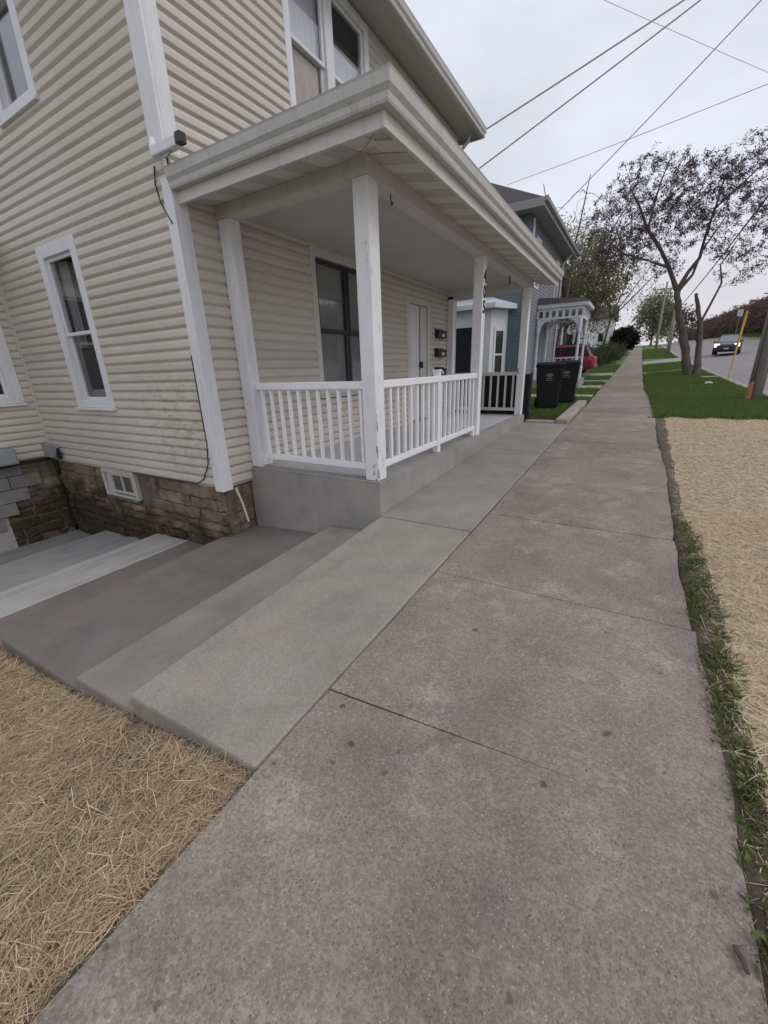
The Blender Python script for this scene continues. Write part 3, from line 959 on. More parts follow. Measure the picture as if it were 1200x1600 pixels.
# house number 405
for ch, zc in (('4', 2.71), ('0', 2.51), ('5', 2.31)):
    cu = bpy.data.curves.new('digit', 'FONT')
    cu.body = ch; cu.size = 0.235; cu.extrude = 0.004; cu.align_x = 'CENTER'; cu.align_y = 'CENTER'; cu.offset = 0.005
    tmp = bpy.data.objects.new('tmp', cu)
    COL.objects.link(tmp)
    dg = bpy.context.evaluated_depsgraph_get()
    me = bpy.data.meshes.new_from_object(tmp.evaluated_get(dg))
    COL.objects.unlink(tmp); bpy.data.objects.remove(tmp)
    me.materials.clear(); me.materials.append(M['black'])
    o = bpy.data.objects.new('house_number', me); COL.objects.link(o)
    o.rotation_euler = (math.pi / 2, 0, math.pi / 2)
    o.location = (-2.068, 6.455, zc)
    attach(o, post2)

# railings ----------------------------------------------------------
def railing(name, along, c, u0, u1, n, m, zt=1.40, zb=0.535, wd=0.05, bw=0.033, parent=house):
    """along 'x' or 'y' at constant c"""
    def bx(b, a0, a1, w, z0, z1):
        if along == 'x': return b.box(a0, a1, c - w / 2, c + w / 2, z0, z1)
        return b.box(c - w / 2, c + w / 2, a0, a1, z0, z1)
    r = bx(MB(), u0, u1, wd + .015, zt - .075, zt).build(name, M[m], parent, bevel=.008)
    bx(MB(), u0, u1, wd, zb, zb + .065).build('bottom_rail', M[m], r, bevel=.006)
    bm_ = MB()
    for k in range(n):
        u = u0 + (u1 - u0) * (k + 0.5) / n
        b = bx(MB(), u - bw / 2, u + bw / 2, bw, zb + .066, zt - .076)
        b.build('baluster', M[m], r, bevel=.004)
    return r
r1 = railing('porch_railing', 'x', 3.405, XH + .19, -2.216, 11, 'vinylwhite')
r2 = railing('porch_railing', 'y', -2.135, 3.486, 4.885, 9, 'vinylwhite')
r3 = railing('porch_railing', 'y', -2.135, 4.965, 6.379, 9, 'vinylwhite')
nw = MB().box(-2.175, -2.097, 4.885, 4.965, PZT + .002, 1.45).build('railing_newel', M['vinylwhite'], house, bevel=.006)
MB().box(-2.185, -2.087, 4.875, 4.975, 1.451, 1.475).build('newel_cap', M['vinylwhite'], nw, bevel=.008)
MB().box(XH + .19, XH + .23, 3.36, 3.45, .47, .532).build('rail_foot', M['vinylwhite'], r1, bevel=.004)
MB().box(-2.165, -2.105, 6.30, 6.37, PZT + .002, .532).build('rail_foot', M['vinylwhite'], r3, bevel=.004)
railing('porch_railing', 'x', 9.475, XH + .17, -2.216, 9, 'beamwhite', zt=1.36, zb=.53, bw=.04)

# porch ceiling, beams, soffit, roof, gutters ------------------------
pr = MB().hexa([(XH, 2.90, 3.19), (-1.66, 2.86, 3.19), (-1.66, 9.92, 3.19), (XH, 9.92, 3.19), (XH, 3.6, 3.40), (-1.66, 2.86, 3.225), (-1.66, 9.92, 3.225), (XH, 9.2, 3.40)]).build('porch_roof', M['shingle'], house)
MB().box(XH + .0, -2.22, 3.46, 9.40, 3.085, 3.11).build('porch_ceiling', M['ceiling'], pr)
MB().box(-2.225, -2.055, 3.30, 9.60, BB, 3.12).build('porch_beam', M['beamwhite'], pr, bevel=.004)
MB().box(XH + .02, -2.227, 3.303, 3.465, BB + .002, 3.12).build('porch_beam', M['beamwhite'], pr, bevel=.004)
MB().box(XH + .02, -2.227, 9.40, 9.595, BB - .06, 3.12).build('porch_beam', M['beamwhite'], pr, bevel=.004)
# soffit panels, front overhang
y = 2.92; k = 0
while y < 9.85:
    y2 = min(y + 0.20, 9.88)
    x0 = -2.052
    if y < 3.3: x0 = -1.68 - (y + .1 - 2.90) * 0.93
    MB().hexa([(x0, y + .003, 3.082), (-1.672, y + .003, 3.012), (-1.672, y2 - .003, 3.012), (x0, y2 - .003, 3.082),
               (x0, y + .003, 3.10), (-1.672, y + .003, 3.03), (-1.672, y2 - .003, 3.03), (x0, y2 - .003, 3.10)]).build('soffit_panel', M['soffit_a' if k % 2 else 'soffit_b'], pr)
    y = y2; k += 1
x = XH + .03; k = 0
while x < -1.72:
    x2 = min(x + 0.20, -1.70)
    y1 = 3.298
    if x2 > -2.05: y1 = 2.93 + (-1.68 - (x2 - .1)) * 1.0
    MB().hexa([(x + .003, 2.92, 3.012), (x2 - .003, 2.92, 3.012), (x2 - .003, y1, 3.012 + .07 * (y1 - 2.92) / .38), (x + .003, y1, 3.012 + .07 * (y1 - 2.92) / .38),
               (x + .003, 2.92, 3.03), (x2 - .003, 2.92, 3.03), (x2 - .003, y1, 3.03 + .07 * (y1 - 2.92) / .38), (x + .003, y1, 3.03 + .07 * (y1 - 2.92) / .38)]).build('soffit_panel', M['soffit_a' if k % 2 else 'soffit_b'], pr)
    x = x2; k += 1
MB().hexa([(-2.06, 2.915, 3.088), (-1.672, 2.915, 3.034), (-1.672, 9.88, 3.034), (-2.06, 9.88, 3.102), (-2.06, 2.915, 3.14), (-1.672, 2.915, 3.14), (-1.672, 9.88, 3.14), (-2.06, 9.88, 3.14)]).build('soffit_backing', M['soffit_b'], pr)
MB().hexa([(-2.09, 3.27, 3.066), (-2.04, 3.24, 3.066), (-1.655, 2.875, 2.998), (-1.705, 2.905, 2.998), (-2.09, 3.27, 3.08), (-2.04, 3.24, 3.08), (-1.655, 2.875, 3.012), (-1.705, 2.905, 3.012)]).build('miter_strip', M['soffit_a'], pr)
# fascia
MB().box(-1.672, -1.640, 2.885, 9.90, 2.990, 3.20).build('fascia', M['beamwhite'], pr, bevel=.004)
MB().box(XH + .03, -1.6725, 2.888, 2.918, 2.992, 3.20).build('fascia', M['beamwhite'], pr, bevel=.004)
# K-style gutters mitred at the corner: profile in (outward, z)
gp = [(0.0, 3.085), (0.055, 3.085), (0.062, 3.10), (0.066, 3.135), (0.088, 3.165), (0.094, 3.225), (0.100, 3.238), (0.085, 3.238), (0.080, 3.225), (0.0, 3.215)]
def gutter(prof, xo, yo, x_end, y_end, parent, m):
    """front run at x=xo+d from y=yo-d to y_end, side run at y=yo-d from x_end to x=xo+d"""
    n = len(prof)
    b = MB()
    if y_end is not None:
        vs = [(xo + q[0], yo - q[0], q[1]) for q in prof] + [(xo + q[0], y_end, q[1]) for q in prof]
        b.add(vs, [tuple(range(n)), tuple(range(n, 2 * n))[::-1]] + [(i, (i + 1) % n, n + (i + 1) % n, n + i) for i in range(n)])
        b.build('gutter', M[m], parent)
    b = MB()
    if x_end is not None:
        vs = [(xo + q[0] - .001, yo - q[0], q[1]) for q in prof] + [(x_end, yo - q[0], q[1]) for q in prof]
        b.add(vs, [tuple(range(n)), tuple(range(n, 2 * n))[::-1]] + [(i, (i + 1) % n, n + (i + 1) % n, n + i) for i in range(n)])
        b.build('gutter', M[m], parent)
gutter(gp, -1.639, 2.884, XH + .04, 9.92, pr, 'greytrim')
# gutter seam straps
for y in (3.6, 6.9):
    b = MB()
    pts = [(-1.639 + q[0] + .002, q[1]) for q in gp[1:7]]
    b.prism(pts + [(p[0] - .004, p[1]) for p in pts[::-1]], 'y', y, y + .05)
    b.build('gutter_seam', M['greytrim'], pr)
b = MB()
pts = [(2.884 - q[0] - .002, q[1]) for q in gp[1:7]]
b.prism(pts + [(p[0] + .004, p[1]) for p in pts[::-1]], 'x', -1.86, -1.81)
b.build('gutter_seam', M['greytrim'], pr)

# main roof with deep eave -------------------------------------------
rf = MB()
ex, ey0, ey1 = -3.47, 2.45, 10.12
rf.hexa([(-13, ey0, 6.02), (ex, ey0, 6.02), (ex, ey1, 6.02), (-13, ey1, 6.02), (-10.5, 5.2, 8.3), (-6.4, 5.2, 8.3), (-6.4, 7.4, 8.3), (-10.5, 7.4, 8.3)])
rf = rf.build('roof', M['shingle'], house)
MB().box(-12.8, ex - .002, ey0 + .02, ey1 - .02, 5.985, 6.015).build('eave_soffit', M['soffit_b'], rf)
MB().box(ex - .001, ex + .022, ey0 - .001, ey1, 5.93, 6.04).build('eave_fascia', M['greytrim'], rf)
MB().box(-12.8, ex, ey1 - .02, ey1 + .003, 5.935, 6.04).build('eave_fascia', M['greytrim'], rf)
gp2 = [(q[0], q[1] - 3.238 + 6.09) for q in gp]
gutter(gp2, ex + .023, ey0, -12.5, ey1, rf, 'greytrim')
b = MB().tube([(-3.62, 9.84, 5.94), (-3.64, 9.83, 5.84), (-3.80, 9.80, 5.70), (-3.82, 9.80, 5.55), (-3.82, 9.80, 0.5)], .035, 8)
b.build('downspout', M['greytrim'], house)

# ------------------------------------------------------------------ small things fixed to the house
c = thing('security_camera', (-3.90, 2.80, 3.30), 'white security camera with black face on the house corner by the gutter', 'camera')
MB().box(-3.86, -3.52, 2.70, 2.775, 3.285, 3.365).build('housing', M['white'], c, bevel=.012)
MB().box(-3.517, -3.45, 2.705, 2.77, 3.295, 3.375).build('lens_hood', M['black'], c, bevel=.008)
MB().tube([(-3.86, 2.815, 3.33), (-3.90, 2.79, 3.345), (-3.93, 2.79, 3.40), (-3.935, 2.80, 3.47)], [.035, .04, .035, .02], 10).build('mount_arm', M['white'], c, smooth=True)
MB().tube([(-3.78, 2.735, 3.282), (-3.70, 2.735, 3.262), (-3.62, 2.735, 3.282)], .009, 6).build('bracket_screw', M['metal'], c)
o = MB().tube([(-4.02, 2.83, 3.30), (-4.06, 2.835, 3.17), (-4.03, 2.84, 3.02), (-3.95, 2.838, 2.90), (-3.91, 2.835, 2.84)], .007, 6).build('cable', M['wire'])
tag(o, 'thin black cable drooping on the siding below the security camera', 'cable')
o = MB().tube([(-3.985, 2.838, 1.70), (-3.99, 2.838, 1.2), (-3.99, 2.838, .78), (-4.03, 2.838, .55), (-4.16, 2.838, .36), (-4.3, 2.838, .29), (-5.0, 2.838, .285), (-5.7, 2.838, .286)], .007, 6).build('cable', M['wire'])
tag(o, 'black cable running down beside the lower white corner board', 'cable')
c = thing('utility_box', (-7.9, 2.8, 0.4), 'small grey junction box in the inside corner above the stone foundation', 'utility box')
MB().box(-8.02, -7.70, 2.74, 2.845, .36, .55).build('box', M['greybox'], c, bevel=.01)
MB().box(-8.03, -7.69, 2.733, 2.739, .35, .56).build('cover', M['greybox'], c, bevel=.003)
MB().tube([(-7.66, 2.8, .33), (-7.63, 2.79, .42), (-7.60, 2.78, .5)], [.03, .035, .02], 6).build('conduit', M['black'], c)
MB().tube([(-7.95, 2.8, .36), (-7.93, 2.8, .1), (-7.96, 2.82, -.3), (-7.98, 2.82, -.9)], .011, 6).build('drop_pipe', M['black'], c)
c = thing('meter_box', (-7.95, 2.05, 0.35), 'larger grey meter box mounted on the ell wall at the left edge', 'utility box')
MB().box(-8.01, -7.83, 1.82, 2.34, .33, .56).build('box', M['greybox'], c, bevel=.01)
MB().box(-7.829, -7.822, 1.84, 2.32, .35, .54).build('cover', M['greybox'], c, bevel=.003)
MB().tube([(-7.95, 1.75, .31), (-7.93, 2.1, .30), (-7.95, 2.5, .31), (-7.99, 2.8, .31)], .02, 6).build('conduit', M['black'], c)
o = MB().tube([(-3.80, 2.98, .26), (-3.77, 3.02, .05), (-3.755, 3.05, -.17)], .012, 8).build('pipe', M['pvc'])
tag(o, 'thin pale pipe leaning on the stone foundation next to the porch base', 'pipe')
for k, (zz, lab) in enumerate(((2.10, 'black mailbox right of the door, topmost of the three'), (1.72, 'black mailbox right of the door, middle of the three'), (1.33, 'black mailbox right of the door, lowest, behind the railing post'))):
    c = thing('mailbox', (XH + .08, 8.95, zz), lab, 'mailbox', 'mailboxes beside the front door')
    MB().prism([(XH + .022, zz), (XH + .13, zz), (XH + .13, zz + .12), (XH + .022, zz + .17)], 'y', 8.72, 9.16).build('box', M['black'], c, bevel=.008)
    MB().prism([(XH + .022, zz + .173), (XH + .14, zz + .125), (XH + .14, zz + .135), (XH + .022, zz + .185)], 'y', 8.71, 9.17).build('lid', M['black'], c)
    MB().box(XH + .131, XH + .135, 8.90, 9.02, zz + .03, zz + .09).build('label_plate', M['plate'], c)
    for yy in (8.8, 8.98):
        MB().tube([(XH + .10, yy, zz), (XH + .12, yy, zz - .05), (XH + .15, yy, zz - .04)], .006, 5).build('paper_hook', M['black'], c)
for (yy, x_, lab, big) in ((3.80, -2.12, 'small metal hook under the porch beam beside the corner post', 0), (8.06, -2.14, 'dark hanging hook under the porch beam beyond the numbered post', 1)):
    o = MB().tube([(x_, yy, 2.972), (x_, yy, 2.93), (x_, yy + .02, 2.90 - .05 * big), (x_, yy + .035, 2.92 - .05 * big)], .006 + .006 * big, 6).build('hook', M['wire'])
    tag(o, lab, 'hook')
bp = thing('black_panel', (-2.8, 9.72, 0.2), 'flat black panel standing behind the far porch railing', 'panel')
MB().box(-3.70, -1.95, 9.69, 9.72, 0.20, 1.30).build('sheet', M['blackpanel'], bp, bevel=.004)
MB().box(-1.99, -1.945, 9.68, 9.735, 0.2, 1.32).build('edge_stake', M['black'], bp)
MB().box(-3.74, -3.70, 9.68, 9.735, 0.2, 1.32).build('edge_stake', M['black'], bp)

# ------------------------------------------------------------------ edging kerb, wheelie bins
ek = thing('edging_kerb', (-1.3, 9.6, 0.28), 'low concrete edging kerb turning the corner by the bins', 'kerb')
def kpiece(x0, x1, y0, y1, h, nm='kerb_piece'):
    z0, z1 = P(y0), P(y1)
    MB().hexa([(x0, y0, z0 - .2), (x1, y0, z0 - .2), (x1, y1, z1 - .2), (x0, y1, z1 - .2), (x0, y0, z0 + h), (x1, y0, z0 + h), (x1, y1, z1 + h), (x0, y1, z1 + h)]).build(nm, M['kerb'], ek, bevel=.03, seg=3)
kpiece(-2.0, -1.36, 9.50, 9.66, .05)
kpiece(-1.355, -1.10, 9.50, 11.2, .10)
kpiece(-1.355, -1.11, 11.21, 13.4, .10)

def wheelie_bin(x, y, z, rz, label):
    c = thing('wheelie_bin', (x, y, z), label, 'wheelie bin', 'wheelie bins at the edge of the lawn')
    rot = Matrix.Rotation(rz, 3, 'Z')
    tr = lambda p: rot @ (p * 1.14) + Vector((x, y, z))
    b = MB().hexa([(-.22, -.22, .06), (.22, -.22, .06), (.22, .24, .06), (-.22, .24, .06), (-.29, -.31, .98), (.29, -.31, .98), (.29, .31, .98), (-.29, .31, .98)])
    b.xf(tr).build('body', M['bin'], c, bevel=.03, seg=3)
    b = MB().box(-.305, .305, -.325, .325, .955, .995); b.xf(tr).build('rim', M['bin'], c, bevel=.01)
    b = MB().hexa([(-.31, -.34, .997), (.31, -.34, .997), (.31, .34, .997), (-.31, .34, .997), (-.27, -.29, 1.06), (.27, -.29, 1.06), (.27, .32, 1.07), (-.27, .32, 1.07)])
    b.xf(tr).build('lid', M['bin'], c, bevel=.02)
    b = MB().tube([(-.24, .37, 1.0), (.24, .37, 1.0)], .02, 8); b.xf(tr).build('handle', M['bin'], c)
    for s in (-1, 1):
        b = MB().tube([(s * .21, .24, .13), (s * .27, .24, .13)], .13, 18); w_ = b.xf(tr).build('wheel', M['rubber'], c)
        b = MB().tube([(s * .271, .24, .13), (s * .276, .24, .13)], .035, 12); b.xf(tr).build('hub', M['binmark'], w_)
    # pale moulded print on the front face
    yf = lambda zz: -.222 - .09 * (zz - .06) / .92 - .004
    for (x0, x1, z0, z1) in ((-.07, .07, .80, .815), (-.085, .085, .77, .785), (-.05, .05, .745, .757), (-.02, .045, .70, .72), (-.06, -.035, .69, .725), (-.08, .08, .665, .675)):
        b = MB().hexa([(x0, yf(z0) - .003, z0), (x1, yf(z0) - .003, z0), (x1, yf(z0) + .003, z0), (x0, yf(z0) + .003, z0), (x0, yf(z1) - .003, z1), (x1, yf(z1) - .003, z1), (x1, yf(z1) + .003, z1), (x0, yf(z1) + .003, z1)])
        b.xf(tr).build('print', M['binmark'], c)
wheelie_bin(-1.98, 12.0, P(12.0) - .01, R_(12), 'nearer charcoal wheelie bin with pale print facing the sidewalk corner')
wheelie_bin(-1.74, 13.4, P(13.3) - .01, R_(8), 'farther charcoal wheelie bin half hidden behind the other bin')

# ------------------------------------------------------------------ grey-blue neighbouring house
nb = thing('neighbour_house', (-6.5, 20.5, 0.6), 'grey blue two storey house with hip roof beyond the bins', 'house')
NX, NY0, NY1 = -3.9, 16.85, 24.4
def lap_wall(name, m, parent, facing, c, u0, u1, z0, z1, e=0.12):
    b = MB(); z = z0
    while z < z1:
        zt = min(z + e, z1)
        if facing == '-y': b.add([(u0, c - .016, z), (u1, c - .016, z), (u1, c - .002, zt), (u0, c - .002, zt), (u0, c, z), (u1, c, z)], [(0, 1, 2, 3), (4, 5, 1, 0)])
        else: b.add([(c + .016, u0, z), (c + .016, u1, z), (c + .002, u1, zt), (c + .002, u0, zt), (c, u0, z), (c, u1, z)], [(0, 1, 2, 3), (4, 5, 1, 0)])
        z += e
    return b.build(name, m, parent)
MB().box(-11, NX - .02, NY0 + .02, NY1, 0.2, 6.45).build('wall_core', M['dark'], nb)
lap_wall('side_wall', M['bluegrey'], nb, '-y', NY0, -11, NX, 0.35, 6.4)
lap_wall('front_wall', M['greysiding'], nb, '+x', NX, NY0, NY1, 0.35, 6.4)
MB().box(NX - .1, NX + .025, NY0 - .02, NY0 + .1, .35, 6.4).build('corner_board', M['bluegrey'], nb)
MB().box(NX - .02, NX + .03, NY1 - .1, NY1 + .02, .35, 6.4).build('corner_board', M['bluegrey'], nb)
nr = MB().hexa([(-11.5, 16.3, 6.62), (-3.38, 16.3, 6.62), (-3.38, 25.1, 6.62), (-11.5, 25.1, 6.62), (-8.6, 19.5, 8.6), (-6.4, 19.5, 8.6), (-6.4, 22, 8.6), (-8.6, 22, 8.6)]).build('roof', M['shingle'], nb)
MB().box(-11.5, -3.40, 16.32, 25.08, 6.40, 6.44).build('eave_soffit', M['greyeave'], nr)
MB().box(-11.5, -3.36, 16.28, 16.32, 6.38, 6.63).build('fascia', M['greyeave'], nr)
MB().box(-3.40, -3.36, 16.321, 25.1, 6.38, 6.63).build('fascia', M['greyeave'], nr)
MB().prism([(-3.36, 6.5), (-3.26, 6.52), (-3.25, 6.64), (-3.36, 6.63)], 'y', 16.25, 25.1).build('gutter', M['greyeave'], nr)
def T_nf(u, d_, z): return (NX + d_, u, z)
for (u0, u1) in ((18.1, 18.9), (22.6, 23.5)):
    w = casing(nb, T_nf, u0, u1, 4.3, 6.0, .12, m='palewhite', sill=False)
    sash(w, T_nf, u0 + .12, u1 - .12, 5.15, 5.88, -.01, 'palewhite')
    sash(w, T_nf, u0 + .12, u1 - .12, 4.4, 5.18, -.02, 'palewhite')
    backing(w, T_nf, u0 + .08, u1 - .08, 4.35, 5.95, d=-.018 - .01)
MB().tube([(-3.36, 23.9, 6.5), (-3.6, 23.9, 6.25), (-3.83, 23.9, 6.0), (-3.83, 23.9, .6)], .045, 8).build('downspout', M['palewhite'], nb)
MB().tube([(-3.83, 17.15, 6.3), (-3.83, 17.15, .6)], .05, 8).build('downspout', M['palewhite'], nb)
# side bay
bay = MB().add([(-7.6, NY0, .5), (-7.2, 16.05, .5), (-4.85, 16.05, .5), (-4.45, NY0, .5), (-7.6, NY0, 3.45), (-7.2, 16.05, 3.45), (-4.85, 16.05, 3.45), (-4.45, NY0, 3.45)],
               [(0, 1, 5, 4), (1, 2, 6, 5), (2, 3, 7, 6), (4, 5, 6, 7), (0, 3, 2, 1)]).build('bay', M['palewhite'], nb)
MB().add([(-7.9, NY0, 3.46), (-7.4, 15.78, 3.46), (-4.65, 15.78, 3.46), (-4.12, NY0, 3.46), (-7.9, NY0, 3.62), (-7.4, 15.78, 3.62), (-4.65, 15.78, 3.62), (-4.12, NY0, 3.62), (-7.0, NY0, 3.95), (-5.1, NY0, 3.95)],
         [(0, 1, 5, 4), (1, 2, 6, 5), (2, 3, 7, 6), (0, 3, 2, 1), (4, 5, 8), (5, 6, 9, 8), (6, 7, 9)]).build('bay_roof', M['palewhite'], bay)
def T_bay(u, d_, z): return (u, 16.05 - d_, z)
w = casing(bay, T_bay, -6.9, -5.15, 1.0, 3.0, .12, m='palewhite', sill=False, d1=.03)
b = MB(); tbox(b, T_bay, -6.8, -5.25, .004, .012, 1.1, 2.88); b.build('bay_pane', M['carglass'], bay)
ang = Vector((.4, .8, 0)).normalized(); nrm = Vector((.8, -.4, 0)).normalized()
def T_bay2(u, d_, z): q = Vector((-4.85, 16.05, 0)) + ang * u + nrm * d_; return (q.x, q.y, z)
for z0, z1 in ((1.05, 1.85), (1.93, 2.72)):
    b = MB(); tbox(b, T_bay2, .27, .66, .004, .012, z0, z1); b.build('bay_pane', M['carglass'], bay)
b = MB(); tbox(b, T_bay2, .18, .27, .002, .03, .95, 2.85); tbox(b, T_bay2, .66, .75, .002, .03, .95, 2.85); tbox(b, T_bay2, .27, .66, .002, .03, 2.72, 2.85); tbox(b, T_bay2, .27, .66, .002, .03, 1.86, 1.92); b.build('bay_casing', M['palewhite'], bay)
# little entrance porch with turned posts and pierced frieze
np_ = MB().box(-3.88, -1.95, 19.15, 21.35, 3.62, 3.78).build('entry_roof', M['palewhite'], nb, bevel=.01)
MB().hexa([(-3.88, 19.1, 3.785), (-1.9, 19.1, 3.785), (-1.9, 21.4, 3.785), (-3.88, 21.4, 3.785), (-3.88, 19.3, 4.05), (-2.3, 19.5, 3.95), (-2.3, 21.0, 3.95), (-3.88, 21.2, 4.05)]).build('roof_cover', M['shingle'], np_)
def frieze_x(y):
    b = MB()
    b.box(-3.85, -2.12, y - .03, y + .03, 3.52, 3.615); b.box(-3.85, -2.12, y - .03, y + .03, 3.20, 3.28)
    for k in range(8):
        xx = -3.85 + k * (1.73 / 7.0)
        b.box(xx - .05, xx + .05, y - .025, y + .025, 3.281, 3.519)
    b.build('frieze', M['palewhite'], np_)
def frieze_y(x):
    b = MB()
    b.box(x - .03, x + .03, 19.3, 21.2, 3.52, 3.615); b.box(x - .03, x + .03, 19.3, 21.2, 3.20, 3.28)
    for k in range(8):
        yy = 19.3 + k * (1.9 / 7.0)
        b.box(x - .025, x + .025, yy - .05, yy + .05, 3.281, 3.519)
    b.build('frieze', M['palewhite'], np_)
frieze_x(19.25); frieze_x(21.25); frieze_y(-2.15)
for (x_, y_) in ((-2.2, 19.25), (-2.2, 21.25), (-3.8, 19.25), (-3.8, 21.25)):
    MB().tube([(x_, y_, .5), (x_, y_, .8), (x_, y_, .82), (x_, y_, 1.3), (x_, y_, 1.35), (x_, y_, 2.6), (x_, y_, 2.7), (x_, y_, 3.2)], [.09, .09, .06, .085, .06, .05, .08, .08], 10).build('entry_post', M['palewhite'], np_)
    for dx, dy in ((.0, 0),):
        s = 1 if x_ < -3 else -1
        b = MB()
        pts = [(x_ + s * .08, 2.72), (x_ + s * .12, 2.95), (x_ + s * .25, 3.12), (x_ + s * .45, 3.19), (x_ + s * .08, 3.19)]
        b.prism(pts, 'y', y_ - .02, y_ + .02); b.build('bracket', M['palewhite'], np_)
MB().box(-3.88, -2.0, 19.1, 21.4, .4, .85).build('entry_deck', M['greyeave'], np_)
for k in range(6):
    xx = -3.55 + k * .24
    MB().box(xx - .02, xx + .02, 21.23, 21.27, .86, 1.7).build('baluster', M['palewhite'], np_)
MB().box(-3.8, -2.2, 21.22, 21.28, 1.7, 1.76).build('handrail', M['palewhite'], np_)

# ------------------------------------------------------------------ cars
def make_car(name, loc, rz, paint, label, front_lit, rear=False, sc=1.0):
    c = thing(name, loc, label, 'car')
    rot = Matrix.Rotation(rz, 3, 'Z')
    tr = lambda p: rot @ (p * sc) + Vector(loc)
    # lower body: stations along x (front +x): (x, halfwidth, zbottom, zbelt)
    stn = [(-2.28, .70, .48, .92), (-2.20, .86, .32, 1.02), (-1.5, .92, .24, 1.06), (0, .93, .22, 1.04), (1.0, .92, .22, 1.02), (1.75, .90, .25, .96), (2.2, .80, .32, .82), (2.3, .62, .42, .70)]
    b = MB(); n = 8
    for x_, hw, zb, zt in stn:
        zm = zb + (zt - zb) * .55
        b.v += [(x_, -hw * .86, zb), (x_, hw * .86, zb), (x_, hw, zb + .12), (x_, hw, zm), (x_, hw * .90, zt), (x_, -hw * .90, zt), (x_, -hw, zm), (x_, -hw, zb + .12)]
    for i in range(len(stn) - 1):
        for k in range(n):
            a = i * n + k; q = i * n + (k + 1) % n
            b.f.append((a, q, q + n, a + n))
    b.f += [tuple(range(n))[::-1], tuple(range((len(stn) - 1) * n, len(stn) * n))]
    b.xf(tr).build('body', M[paint], c, smooth=False, bevel=.03)
    # cabin
    base = [(-2.05, .80, 1.02), (.95, .82, 1.02)]; top = [(-1.75, .64, 1.62), (.25, .66, 1.64)]
    b = MB().hexa([(-2.08, -.82, 1.0), (1.05, -.82, 1.0), (1.05, .82, 1.0), (-2.08, .82, 1.0), (-1.72, -.62, 1.60), (.28, -.64, 1.62), (.28, .64, 1.62), (-1.72, .62, 1.60)])
    cab = b.xf(tr).build('cabin', M['carglass'], c, bevel=.05)
    b = MB().hexa([(-1.80, -.64, 1.585), (.34, -.66, 1.605), (.34, .66, 1.605), (-1.80, .64, 1.585), (-1.6, -.56, 1.68), (.15, -.58, 1.69), (.15, .58, 1.69), (-1.6, .56, 1.68)])
    b.xf(tr).build('roof', M[paint], c, bevel=.03)
    for s in (-1, 1):
        for (xa, xb, xc, xd) in ((1.02, .94, .22, .30), (-.35, -.45, -.45, -.35), (-1.35, -1.5, -1.35, -1.22), (-1.98, -2.1, -1.76, -1.66)):
            b = MB().hexa([(xb, s * .835, 1.0), (xa, s * .835, 1.0), (xa, s * .80, 1.0), (xb, s * .80, 1.0), (xc, s * .655, 1.6), (xd, s * .655, 1.6), (xd, s * .60, 1.6), (xc, s * .60, 1.6)])
            b.xf(tr).build('pillar', M[paint], cab)
        b = MB().box(.72, .92, s * .93 - .06, s * .93 + .12 * s + .06 * 0, 1.03, 1.17) if s > 0 else MB().box(.72, .92, -1.05, -.87, 1.03, 1.17)
        b.xf(tr).build('wing_mirror', M[paint], c, bevel=.02)
        for x_ in (-1.38, 1.42):
            b = MB().tube([(x_, s * .74, .36), (x_, s * .95, .36)], .36, 20); w_ = b.xf(tr).build('wheel', M['rubber'], c)
            b = MB().tube([(x_, s * .951, .36), (x_, s * .965, .36)], .23, 14); b.xf(tr).build('rim', M['chrome'], w_)
        b = MB().hexa([(2.12, s * .50, .62), (2.12, s * .84, .62), (1.98, s * .88, .62), (2.0, s * .5, .62), (2.10, s * .50, .84), (2.08, s * .80, .86), (1.9, s * .86, .88), (1.95, s * .5, .86)])
        for i in range(len(b.v)): b.v[i] = (b.v[i][0] + .13, b.v[i][1], b.v[i][2])
        b.xf(tr).build('headlight', M['headlamp' if front_lit else 'chrome'], c, bevel=.02)
        b = MB().hexa([(-2.31, s * .62, .75), (-2.22, s * .89, .75), (-2.0, s * .93, .8), (-2.1, s * .6, .75), (-2.26, s * .62, 1.0), (-2.18, s * .87, 1.02), (-1.98, s * .91, 1.02), (-2.1, s * .6, 1.0)])
        b.xf(tr).build('tail_lamp', M['taillight'], c, bevel=.01)
    b = MB().hexa([(1.09, -.70, 1.03), (1.09, .70, 1.03), (1.05, .70, 1.03), (1.05, -.70, 1.03), (.36, -.57, 1.59), (.36, .57, 1.59), (.3, .57, 1.59), (.3, -.57, 1.59)])
    b.xf(tr).build('windscreen', M['windscreen'], c)
    MB().box(2.285, 2.325, -.40, .40, .52, .70).xf(tr).build('grille', M['black'], c, bevel=.01)
    MB().box(2.24, 2.36, -.70, .70, .34, .48).xf(tr).build('bumper', M['black'], c, bevel=.03)
    MB().box(2.362, 2.372, -.17, .17, .42, .53).xf(tr).build('number_plate', M['plate'], c)
    MB().box(-2.33, -2.2, -.72, .72, .36, .54).xf(tr).build('rear_bumper', M[paint], c, bevel=.03)
    for s in (-1, 1):
        MB().box(-1.5, .1, s * .5 - .02, s * .5 + .02, 1.70, 1.735).xf(tr).build('roof_rail', M['black'], c)
    return c
make_car('car', (6.85, 50.0, g1(6.85, 50) + .02), R_(-90) - R_(10), 'suv', 'dark blue grey car with headlights on coming down the street', True)
make_car('car', (-4.45, 28.6, P(28.6) + .02), R_(180) - R_(3), 'red', 'red car parked in the drive behind the entrance porch posts', False)

